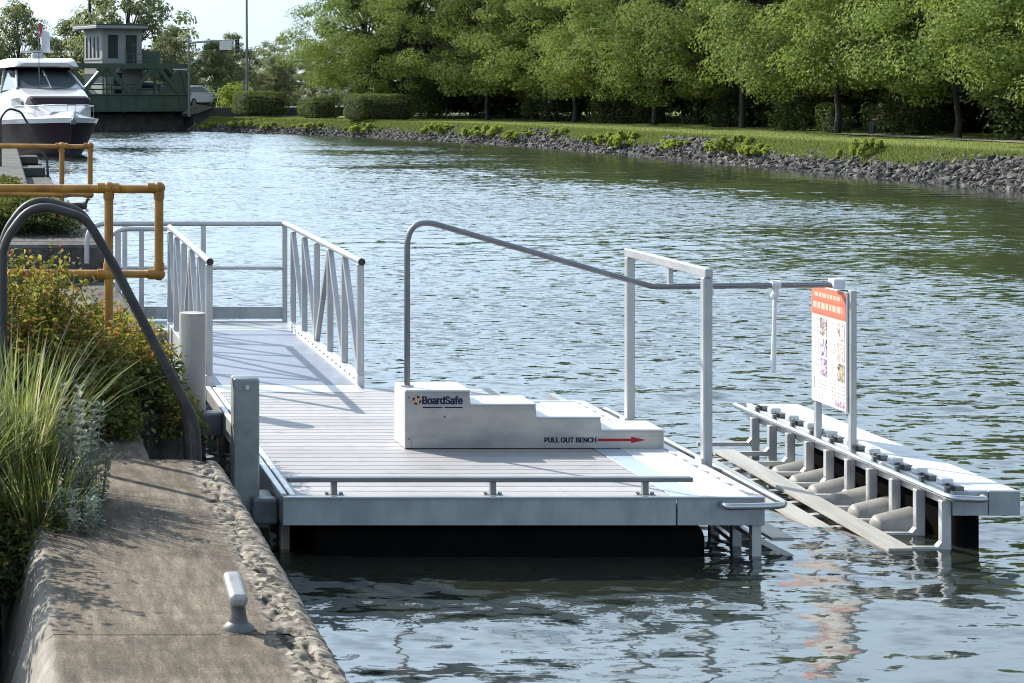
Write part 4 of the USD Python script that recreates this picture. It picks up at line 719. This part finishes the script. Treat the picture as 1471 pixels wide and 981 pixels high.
def loft(secs):   # (y, half width bottom, half width top, z0, z1)
    P = np.array([[(-wb, y_, z0), (-wt, y_, z1 - .05), (-wt + .12, y_, z1), (wt - .12, y_, z1), (wt, y_, z1 - .05), (wb, y_, z0)] for y_, wb, wt, z0, z1 in secs]); m = grid(P)
    e0 = trimesh.Trimesh(P[0], [(0, 2, 1), (0, 3, 2), (0, 4, 3), (0, 5, 4)], process=False); e1 = trimesh.Trimesh(P[-1], [(0, 1, 2), (0, 2, 3), (0, 3, 4), (0, 4, 5)], process=False); return cat_([m, e0, e1])
part('coachroof', loft([(1.7, .75, .6, 1.55, 1.85), (2.6, 1.25, 1.12, 1.5, 2.12), (3.4, 1.45, 1.30, 1.45, 2.50), (5.0, 1.6, 1.42, 1.4, 2.80), (5.6, 1.65, 1.45, 1.35, 2.86), (9.5, 1.7, 1.5, 1.3, 2.6)]), 'gel', bt, 40)
part('saloon_window', loft([(2.55, 1.16, 1.10, 2.125, 2.135), (2.95, 1.32, 1.24, 2.135, 2.40), (3.3, 1.36, 1.28, 2.14, 2.47), (3.4, 1.37, 1.28, 2.15, 2.48)]), 'hull', bt)
for s in (-1, 1): part('side_window', trimesh.Trimesh(np.array([(s * 1.475, 3.6, 2.1), (s * 1.60, 5.4, 2.0), (s * 1.60, 5.6, 2.35), (s * 1.50, 4.0, 2.42)]), [(0, 1, 2), (0, 2, 3)] if s > 0 else [(0, 2, 1), (0, 3, 2)], process=False), 'tint', bt)
ws0, ws1, yb, yt, zb_, zt_ = 1.42, 1.10, 4.8, 6.9, 2.80, 3.60
for s in (-1, 1):
    part('windshield_pane', trimesh.Trimesh(np.array([(s * .03, yb, zb_), (s * ws0, yb + .25, zb_), (s * ws1, yt + .2, zt_), (s * .03, yt, zt_)]), [(0, 1, 2), (0, 2, 3)] if s > 0 else [(0, 2, 1), (0, 3, 2)], process=False), 'tint', bt)
    part('windshield_frame', tube([(s * ws0 * 1.02, yb + .22, zb_), (s * ws1 * 1.02, yt + .17, zt_ + .08)], .055, 8), 'gel', bt); part('side_glass', trimesh.Trimesh(np.array([(s * ws0, yb + .3, zb_), (s * 1.5, 8.6, zb_ - .1), (s * 1.25, 8.8, zt_), (s * ws1, yt + .25, zt_)]), [(0, 1, 2), (0, 2, 3)], process=False), 'tint', bt)
    part('roof_post', tube([(s * 1.5, 8.9, 2.6), (s * 1.3, 9.2, 3.7)], .07, 8), 'gel', bt)
part('windshield_mullion', tube([(0, yb - .02, zb_), (0, yt - .02, zt_ + .05)], .035, 8), 'gel', bt)
part('roof_liner', bx(-1.2, 1.2, 6.75, 9.4, 3.60, 3.72), 'black', bt)
hr = [(6.1, 1.15, 1.05, 3.76, 3.90), (6.4, 1.5, 1.35, 3.72, 4.02), (7.5, 1.66, 1.5, 3.70, 4.12), (9.5, 1.62, 1.48, 3.68, 4.08), (9.9, 1.4, 1.3, 3.7, 3.95)]; part('hardtop', loft(hr), 'gel', bt, 50)
part('radar_mast', [bx(-.25, .25, 8.0, 8.5, 4.08, 4.35, .06)], 'gel', bt); part('radar_bar', bx(-.75, .75, 8.18, 8.32, 4.37, 4.47, .03), 'gel', bt)
rp_ = lambda s: [(s * 1.75 * (1 - (1 - min(u / .45, 1)) ** 2.3) , .15 + u * 12, 2.15 - .3 * u) for u in np.linspace(.02, .42, 9)]
part('bow_rail', [tube(rp_(-1)[::-1] + rp_(1), .016, 6)] + [tube([q, (q[0], q[1], 1.5)], .013, 6) for s in (-1, 1) for q in rp_(s)[::3]], 'chrome', bt)
part('anchor', [tube([(0, -.05, 1.55), (0, .5, 1.65)], .04, 6), bx(-.12, .12, -.08, .05, 1.35, 1.55, .03)], 'galv', bt)
fp = thing('flag_staff', 'thin pole with a drooping white flag behind the motor boat', 'flag', (1.8, 88.0, 0))
part('pole', tube([(3.0, 105, .9), (3.0, 105, 7.4)], .03, 6), 'galv', fp) if False else part('pole', tube([(1.8, 88, 2.4), (1.72, 88, 5.9)], .02, 6), 'galv', fp)
u, v = np.meshgrid(np.linspace(0, 1, 12), np.linspace(0, 1, 12), indexing='ij'); P = np.stack([1.74 + .42 * u + .10 * np.sin(u * 7 + v), 88 + .10 * np.sin(u * 9 + v * 2), 5.9 - .95 * v - .42 * u ** 1.3 + .03 * np.sin(u * 8)], -1)
part('cloth', grid(P), 'flag', fp, True); part('stripe', grid(P[:4, :8] + (0, -.006, 0)), 'flag_red', fp, True)

# ------------------------------------------------------------------ lift bridge (local axis u = x, rotated)
BR = (7.4, 141.0); ROT = 21.6
bd = thing('lift_bridge', 'dark green steel truss lift bridge across the canal', 'bridge', (BR[0], BR[1], 0), rotz=ROT)
for side, yy in ((0, -1.5), (1, 5.0)):
    part('top_chord', bx(-16, 6.2, yy - .15, yy + .15, 4.45, 4.82), 'bridge', bd); part('girder', bx(-16, 6.25, yy - .22, yy + .22, 1.45, 2.55), 'bridge', bd); part('girder_flange', bx(-16, 6.3, yy - .3, yy + .3, 2.555, 2.64), 'bridge', bd)
    part('lower_flange', bx(-16, 6.3, yy - .3, yy + .3, 1.36, 1.445), 'bridge', bd)
    for k in range(-4, 2):
        xp = -.4 + k * 3.9; xv0, xv1 = xp - 1.95, xp + 1.95
        for xa, xb in ((xp - .25, xv0), (xp + .25, xv1)): part('diagonal', bar((xa, yy, 4.45), (xb, yy, 2.62), .30, .34, (0, 1, 0)), 'bridge', bd)
        part('gusset', prism([(xp - .75, 4.44), (xp + .75, 4.44), (xp + .35, 3.85), (xp - .35, 3.85)], yy - .08, yy + .08), 'bridge', bd); part('gusset', prism([(xv1 - .7, 2.65), (xv1 + .7, 2.65), (xv1 + .2, 3.2), (xv1 - .2, 3.2)], yy - .08, yy + .08), 'bridge', bd)
    part('end_post', bar((6.1, yy, 2.6), (5.6, yy, 4.5), .3, .3, (0, 1, 0)), 'bridge', bd); part('end_panel', prism([(3.7, 2.65), (6.1, 2.65), (6.0, 4.3), (5.3, 4.4)], yy - .05, yy + .05), 'bridge', bd)
    for k in range(16): part('stiffener', bx(-12 + k * 1.15, -11.93 + k * 1.15, yy - .26, yy - .225, 1.46, 2.54), 'bridge', bd)
for yy in (-1.02, 4.5):
    for z_ in (2.95, 3.3): part('guard_rail', tube([(-16, yy, z_), (6.2, yy, z_)], .05, 6), 'bridge', bd)
    for k in range(12): part('rail_post', bx(-15 + k * 1.9, -14.92 + k * 1.9, yy - .04, yy + .04, 1.951, 3.35), 'bridge', bd)
for k in range(-4, 2):
    xp = -.4 + k * 3.9; part('top_strut', bx(xp - .1, xp + .1, -1.34, 4.84, 4.5, 4.75), 'bridge', bd); part('sway_brace', bar((xp, -1.3, 4.6), (min(xp + 3.9, 6), 4.8, 4.6), .12, .12), 'bridge', bd)
    part('hanger', bx(xp - .08, xp + .08, -1.58, -1.42, 2.645, 3.84), 'bridge', bd)
part('roadway', bx(-16, 6.3, -1.2, 4.7, 1.5, 1.95), 'bridge_dark', bd)
part('cross_beam', [bx(-15 + k * 2, -14.75 + k * 2, -1.2, 4.7, 1.2, 1.49) for k in range(11)], 'bridge_dark', bd)
ab = thing('bridge_abutment', 'dark concrete abutment and pier under the right bridge end', 'abutment', (BR[0], BR[1], 0), rotz=ROT)
part('pier', bx(-1.5, 6.4, -.6, 5.2, -1, 1.19, .05), 'concrete_grey', ab); part('wall', bx(6.42, 11.5, -2.0, 7.5, -1, 1.62, .05), 'bridge_dark', ab); part('slope', prism([(5.4, 1.18), (6.4, 1.18), (7.9, 1.66), (6.4, 1.9)], -2.3, -2.02), 'concrete', ab)
part('wall', bx(-20, -8, -1.5, 5.2, -1, 1.19, .05), 'concrete_grey', ab)
rd = single('road', slab([(13.2, 141.5), (22, 143.5), (60, 165), (60, 175), (14, 151)], 1.0, 1.64), 'asphalt', 'dark asphalt road leaving the right end of the bridge', 'road', kind='structure')
tw = thing('bridge_tower', 'grey bridge operator tower with flat roof and balcony', 'tower', (BR[0], BR[1], 0), rotz=ROT)
A_, z4 = 3.17, 7.35
def wall_with(rects, w, h0, h1): 
    p = sbox(0, h0, w, h1)
    for r_q in rects: p = p.difference(sbox(*r_q))
    return p
def ext(p, t): return trimesh.creation.extrude_polygon(p, t, engine='earcut')
fw = [(.45, 5.2, 1.25, 6.9), (1.85, 4.55, 2.75, 6.9), (.9, 3.2, 1.6, 4.15), (.95, 2.3, 1.6, 2.95)]
m = ext(wall_with(fw, A_, 1.3, z4), .12); v = m.vertices; part('front_wall', trimesh.Trimesh(np.stack([v[:, 0], .12 - v[:, 2], v[:, 1]], 1), m.faces[:, ::1], process=True), 'tower_wall', tw)
lw_ = [(.35 + k * .66, 5.25, .35 + k * .66 + .42, 6.75) for k in range(4)]
m = ext(wall_with(lw_, A_ - .13, 1.3, z4), .12); v = m.vertices; part('side_wall', trimesh.Trimesh(np.stack([v[:, 2], .13 + v[:, 0], v[:, 1]], 1), m.faces, process=True), 'tower_wall', tw)
part('side_wall', bx(A_ - .12, A_, .13, A_, 1.3, z4), 'tower_wall', tw); part('rear_wall', bx(.13, A_ - .13, A_ - .12, A_, 1.3, z4), 'tower_wall', tw); part('floor', bx(.13, A_ - .13, .13, A_ - .13, 4.4, 4.5), 'tower_wall', tw)
for r_q in fw: part('window' if r_q[1] != 4.55 else 'door', bx(r_q[0], r_q[2], .06, .09, r_q[1], r_q[3]), 'glass', tw)
for r_q in fw: part('window_frame', [bx(r_q[0] - .06, r_q[0] - .002, -.03, -.002, r_q[1], r_q[3]), bx(r_q[2] + .002, r_q[2] + .06, -.03, -.002, r_q[1], r_q[3]), bx(r_q[0] - .06, r_q[2] + .06, -.035, -.002, r_q[3] + .002, r_q[3] + .08)], 'tower_wall', tw)
for r_q in lw_: part('window', bx(.06, .09, .13 + r_q[0], .13 + r_q[2], r_q[1], r_q[3]), 'glass', tw)
part('sill_band', bx(-.05, -.002, .0, A_, 5.10, 5.22), 'tower_wall', tw)
part('roof', bx(-.75, A_ + .25, -.55, A_ + .5, z4 + .002, z4 + .22, .03), 'tower_wall', tw); part('roof_edge', bx(-.7, A_ + .2, -.5, A_ + .45, z4 + .222, z4 + .34), 'bridge_dark', tw)
part('balcony', bx(1.4, 4.6, -1.1, -.04, 4.35, 4.5), 'bridge', tw)
part('balcony_rail', [tube([(x, -1.05, 4.5), (x, -1.05, 5.5)], .03, 6) for x in np.linspace(1.45, 4.55, 6)] + [tube([(1.45, -1.05, z), (4.55, -1.05, z)], .03, 6) for z in (5.0, 5.5)], 'bridge', tw)
part('stair', [bar((4.6, -.6, 4.42), (6.6, -.6, 2.7), .9, .18)] + [tube([(4.6, -1.05, 5.45), (6.6, -1.05, 3.7)], .03, 6)], 'bridge', tw)
part('service_box', bx(3.3, 4.8, .3, 2.4, 4.5, 5.75, .03), 'bridge', tw)
# street furniture by the bridge
tl = thing('traffic_signal_pole', 'grey pole with long mast arm and traffic signal right of the bridge', 'traffic signal', (13.4, 138.6, 1.1))
part('pole', tube([(13.45, 138.5, 1.0), (13.4, 138.5, 6.75)], [.10, .07], 10), 'galv', tl, True); part('mast_arm', tube([(13.4, 138.5, 6.25), (15.2, 138.5, 6.42), (16.9, 138.5, 6.42)], [.09, .07, .05], 8), 'alu', tl, True)
part('signal_head', [bx(16.7, 17.0, 138.35, 138.6, 5.55, 6.5, .04)], 'signal_black', tl); part('signal_lens', [ball((16.85, 138.34, 5.75 + .28 * k), .09, 1, (1, 1, 1)) for k in range(3)], 'dark_steel', tl)
part('sign_panel', bx(15.6, 16.45, 138.40, 138.43, 5.75, 6.38), 'sign_white', tl); part('lamp_arm', [bx(12.3, 13.3, 138.4, 138.6, 4.32, 4.42)], 'alu', tl)
ms = single('radio_mast', tube([(18.0, 142, 1.0), (17.9, 142, 30)], [.09, .05], 8), 'galv', 'tall thin mast rising past the trees right of the bridge', 'mast')
single('utility_pole', tube([(7.6, 165, 1), (7.6, 165, 14)], .14, 8), 'bark', 'dark utility pole rising behind the bridge tower', 'pole')
single('small_post', tube([(17.4, 139.2, 1.0), (17.4, 139.2, 3.6)], .07, 8), 'galv', 'slim grey post at the road edge beside the rounded hedge', 'post')
for yy, lab in ((46.75, 'dark timber beam across the far quay beside the distant hoop rails'), (54.8, 'farther dark timber beam across the quay below the motor boat')): single('timber_beam', bx(-3.5, 1.08, yy, yy + .35, .805, 1.02, .02), 'bridge_dark', lab, 'beam')
# cars
def make_car(name, label, loc, rot, paint):
    c = thing(name, label, 'car', loc, rotz=rot); w = .88
    bodyp = [(-2.2, .35), (2.2, .35), (2.25, .7), (2.1, .9), (1.1, 1.02), (-2.15, 1.05), (-2.25, .8)]
    body_ = prism(bodyp, -w, w); part('body', body_, paint, c)
    P = np.array([[(-2.1, s * w * .97, 1.05), (-1.9, s * w * .80, 1.55), (-.1, s * w * .80, 1.60), (1.0, s * w * .95, 1.04)] for s in (-1, 1)]).reshape(-1, 3); part('cabin', trimesh.convex.convex_hull(P), paint, c)
    for s in (-1, 1):
        g0 = np.array([(-1.75, s * w * .965, 1.10), (.72, s * w * .962, 1.09), (-.15, s * w * .83, 1.52), (-1.65, s * w * .83, 1.48)]) + (0, s * .012, 0); part('side_window', trimesh.Trimesh(g0, [(0, 1, 2), (0, 2, 3)] if s < 0 else [(0, 2, 1), (0, 3, 2)], process=False), 'glass', c)
        part('tail_light', bx(-2.27, -2.2, s * .72 - .13, s * .72 + .13, .72, .98), 'tail', c); part('headlight', bx(2.2, 2.27, s * .62 - .2, s * .62 + .2, .66, .82), 'head', c)
        for x in (-1.4, 1.4):
            wh = tube([(x, s * (w - .18), .33), (x, s * (w + .02), .33)], .33, 18); tw_ = part('wheel', wh, 'rubber', c, 40); part('rim', tube([(x, s * (w + .021), .33), (x, s * (w + .03), .33)], .2, 14), 'galv', tw_)
    part('rear_window', trimesh.Trimesh(np.array([(-2.10, -.72, 1.10), (-2.10, .72, 1.10), (-1.94, .62, 1.5), (-1.94, -.62, 1.5)]) - (.015, 0, 0), [(0, 2, 1), (0, 3, 2)], process=False), 'glass', c)
    part('windscreen', trimesh.Trimesh(np.array([(.98, -.74, 1.10), (.98, .74, 1.10), (-.02, .62, 1.56), (-.02, -.62, 1.56)]) + (.03, 0, .01), [(0, 1, 2), (0, 2, 3)], process=False), 'glass', c)
    part('bumper', [bx(-2.33, -2.2, -.8, .8, .38, .6, .03), bx(2.2, 2.33, -.8, .8, .38, .6, .03)], 'car_silver', c); return c
make_car('parked_car', 'white car with red tail lights at the right end of the bridge', (14.7, 146.6, 1.645), 48, 'car_white')
make_car('bridge_car', 'silver car half hidden behind the bridge truss', (11.3, 144.6, 1.955), ROT, 'car_silver')

# trees around the bridge
farT = []
far = [(-4, 160, 1.0, 'tall sunlit tree at the left edge behind the boat'), (1.5, 166, .80, 'leafy tree behind the white flag at left'), (6.5, 172, .72, 'thin leafy tree left of the bridge tower'), (10.8, 164, 1.10, 'tall tree rising directly behind the bridge tower'), (15.0, 170, .64, 'darker tree just right of the bridge tower'),
       (17.2, 156, .52, 'round tree behind the traffic signal arm'), (20.0, 168, .58, 'open tree with the thin mast in front'), (22.4, 158, .40, 'grey green tree between mast and lawn row'), (24.2, 166, .38, 'small dark tree at the gap of sky before the lawn row'), (-9, 172, 1.1, 'broad tree beyond the left frame edge'), (13.2, 154, .52, 'low tree behind the bridge end post')]
for k, (x, y, sc, lab) in enumerate(far):
    if k < 3: farT.append(make_tree('distant_tree', lab, (x, y, 1.0), 200 + k, 'leaf_far', 'trees around the bridge', k * 50 + 5, sc, Ht=11.5, R=3.9, base=1.0, clumps=150, per=90, leaf=.33, flat=.6, trunk_r=.12))
    else: copy_of(farT[k % 3], 'distant_tree', lab, (x, y, 1.0), k * 67, sc, 'trees around the bridge')
pl = [(x, y, .8, rg.uniform(.42, .6), rg.integers(2), rg.uniform(0, 360)) for x in np.arange(-40, 46, 5.5) for y in (182, 195)]
instancer('distant_wood', [b1, b2_], ['leaf_far', 'leaf_far'], pl, 'hazy low wood on the horizon behind the bridge', 'wood')
shrub('bright yellow green round bush by the road right of the bridge', (17.5, 143.5, 1.2), 610, 3.2, 2.2, 'leaf_weed', 2600, .2)
shrub('dark green bush at the foot of the signal pole', (15.6, 147.5, 1.2), 611, 3.0, 2.0, 'leaf_far', 2000, .2)

# ------------------------------------------------------------------ planting beside the quay
def leafy_shrub(name, label, base, spread, h, nstem, seed, mat, mat2, leaf=.034, lean=(0, 0), per=34, group=None):
    g = np.random.default_rng(seed); t = thing(name, label, 'shrub', base); C, N, S = [], [], []
    for k in range(nstem):
        b = np.array([g.uniform(-spread[0], spread[0]) * .45, g.uniform(-spread[1], spread[1]) * .45, 0]); e = np.array([g.uniform(-spread[0], spread[0]) + lean[0], g.uniform(-spread[1], spread[1]) + lean[1], h * g.uniform(.55, 1.0)])
        rr = math.hypot((e[0] - lean[0]) / spread[0], (e[1] - lean[1]) / spread[1]); e[2] *= max(.25, 1.08 - .55 * rr ** 2); mid = b * .45 + e * .55 + (0, 0, .12 * h)
        tt = np.linspace(0, 1, 7)[:, None]; path = (1 - tt) ** 2 * b + 2 * tt * (1 - tt) * mid + tt ** 2 * e
        if k % 3 == 0: S.append(tube(path, np.linspace(.007, .002, 7), 4, False))
        u = g.uniform(.25, 1.0, per)[:, None] ** .6; c = (1 - u) ** 2 * b + 2 * u * (1 - u) * mid + u ** 2 * e + g.normal(0, .035, (per, 3)); C.append(c); N.append(g.normal(0, .55, (per, 3)) + (0, 0, .8))
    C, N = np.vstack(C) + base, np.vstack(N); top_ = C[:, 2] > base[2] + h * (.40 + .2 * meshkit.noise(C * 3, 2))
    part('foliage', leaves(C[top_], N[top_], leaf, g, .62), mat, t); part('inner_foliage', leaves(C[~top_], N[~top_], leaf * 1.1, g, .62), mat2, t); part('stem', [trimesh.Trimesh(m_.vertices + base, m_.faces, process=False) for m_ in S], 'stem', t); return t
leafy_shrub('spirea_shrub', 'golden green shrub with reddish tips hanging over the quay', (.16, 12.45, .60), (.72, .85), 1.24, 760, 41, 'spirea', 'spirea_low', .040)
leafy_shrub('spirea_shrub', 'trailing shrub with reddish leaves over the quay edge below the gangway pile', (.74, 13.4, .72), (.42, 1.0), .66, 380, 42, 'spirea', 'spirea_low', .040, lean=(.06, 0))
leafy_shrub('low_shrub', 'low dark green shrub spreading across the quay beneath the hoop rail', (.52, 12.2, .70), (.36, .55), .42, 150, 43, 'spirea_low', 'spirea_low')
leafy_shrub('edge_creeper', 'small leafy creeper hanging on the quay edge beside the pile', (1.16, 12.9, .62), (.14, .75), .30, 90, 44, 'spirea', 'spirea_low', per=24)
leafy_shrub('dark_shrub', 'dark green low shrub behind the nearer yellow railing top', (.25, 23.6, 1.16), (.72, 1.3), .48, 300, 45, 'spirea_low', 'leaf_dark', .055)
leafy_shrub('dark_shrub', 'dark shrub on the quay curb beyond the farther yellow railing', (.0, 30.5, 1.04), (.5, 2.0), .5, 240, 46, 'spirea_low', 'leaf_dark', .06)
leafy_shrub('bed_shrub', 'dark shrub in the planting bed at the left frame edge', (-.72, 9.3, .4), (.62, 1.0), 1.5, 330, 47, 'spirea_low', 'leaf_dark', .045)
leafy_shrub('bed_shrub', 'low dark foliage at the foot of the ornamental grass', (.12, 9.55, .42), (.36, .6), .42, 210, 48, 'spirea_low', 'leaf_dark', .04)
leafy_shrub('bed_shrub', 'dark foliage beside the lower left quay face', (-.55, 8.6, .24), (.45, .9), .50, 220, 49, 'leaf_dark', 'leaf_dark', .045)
def blades(base, n, hmin, hmax, spread, seed, w=.007, out=.6):
    g = np.random.default_rng(seed); V, F = [], []; k = 7
    for i in range(n):
        a = g.uniform(0, 2 * PI); r = spread * math.sqrt(g.random()); b = np.array(base) + (r * math.cos(a), r * math.sin(a) * 1.3, 0); hh = g.uniform(hmin, hmax); a2 = a + g.normal(0, .6); ln = hh * out * g.uniform(.15, 1.0)
        t = np.linspace(0, 1, k)[:, None]; d = np.array([math.cos(a2), math.sin(a2), 0]); path = b + d * ln * t ** 1.9 + np.array([0, 0, hh]) * (t - .28 * (ln / hh) * t ** 3); s = np.cross(d, (0, 0, 1)) * g.uniform(.5, 1) + d * g.normal(0, .4); s /= np.linalg.norm(s)
        ww = w * g.uniform(.6, 1.3) * (1 - t ** 2.2) * np.minimum(1, .55 + t) ; q = np.stack([path - s * ww, path + s * ww], 1).reshape(-1, 3); o = len(V) * 2 * k; V.append(q); j = np.arange(k - 1) * 2 + i * 2 * k
        F.append(np.concatenate([np.stack([j, j + 1, j + 3], 1), np.stack([j, j + 3, j + 2], 1)]))
    return trimesh.Trimesh(np.vstack(V), np.vstack(F), process=False)
for (b, n, h0, h1, sp, sd, lab) in (((.06, 10.25, .58), 620, .55, 1.12, .20, 61, 'tall ornamental grass clump with arching blades beside the quay'), ((-.28, 9.75, .55), 480, .5, 1.0, .2, 62, 'ornamental grass clump cut by the left frame edge'), ((.20, 9.62, .50), 260, .35, .75, .14, 63, 'shorter grass clump leaning onto the concrete quay')):
    t = thing('ornamental_grass', lab, 'grass', b); part('blades', blades(b, n, h0, h1, sp, sd), 'blade', t)
    if sd < 63: part('seed_stalk', blades(b, 26, h1 * 1.0, h1 * 1.3, sp, sd + 10, .004, .9), 'silver', t)
def silver_plant(base, n, h, seed, label):
    g = np.random.default_rng(seed); t = thing('silver_plant', label, 'plant', base); S, C, N = [], [], []
    for i in range(n):
        a = g.uniform(0, 2 * PI); e = np.array([math.cos(a) * .16 * g.random() ** .5, math.sin(a) * .3 * g.random() ** .5, h * g.uniform(.45, 1)]); b = e * (.5, .5, 0); path = [np.array(base) + b, np.array(base) + b * .4 + e * .6 - (0, 0, .04), np.array(base) + e]; S.append(tube(path, [.005, .004, .002], 5))
        for u in np.linspace(.12, 1, int(14 * e[2] / h) + 5):
            p_ = np.array(base) + b * (1 - u) + e * u
            for s in range(4):
                an = s * PI / 2 + u * 4 + g.normal(0, .3); o = np.array([math.cos(an), math.sin(an), .35]); C.append(p_ + o * .03 * (1.3 - .7 * u)); N.append(np.array([-math.cos(an) * .6, -math.sin(an) * .6, 1]) + g.normal(0, .3, 3))
    part('stem', S, 'silver', t); part('foliage', leaves(np.array(C), np.array(N), .05, g, .42, .08), 'silver', t)
silver_plant((.43, 9.95, .60), 26, .78, 71, 'silvery leaved upright plant at the edge of the grass by the quay')
silver_plant((.36, 9.45, .56), 24, .40, 72, 'shorter silvery leaved plant in front of the upright silvery one')
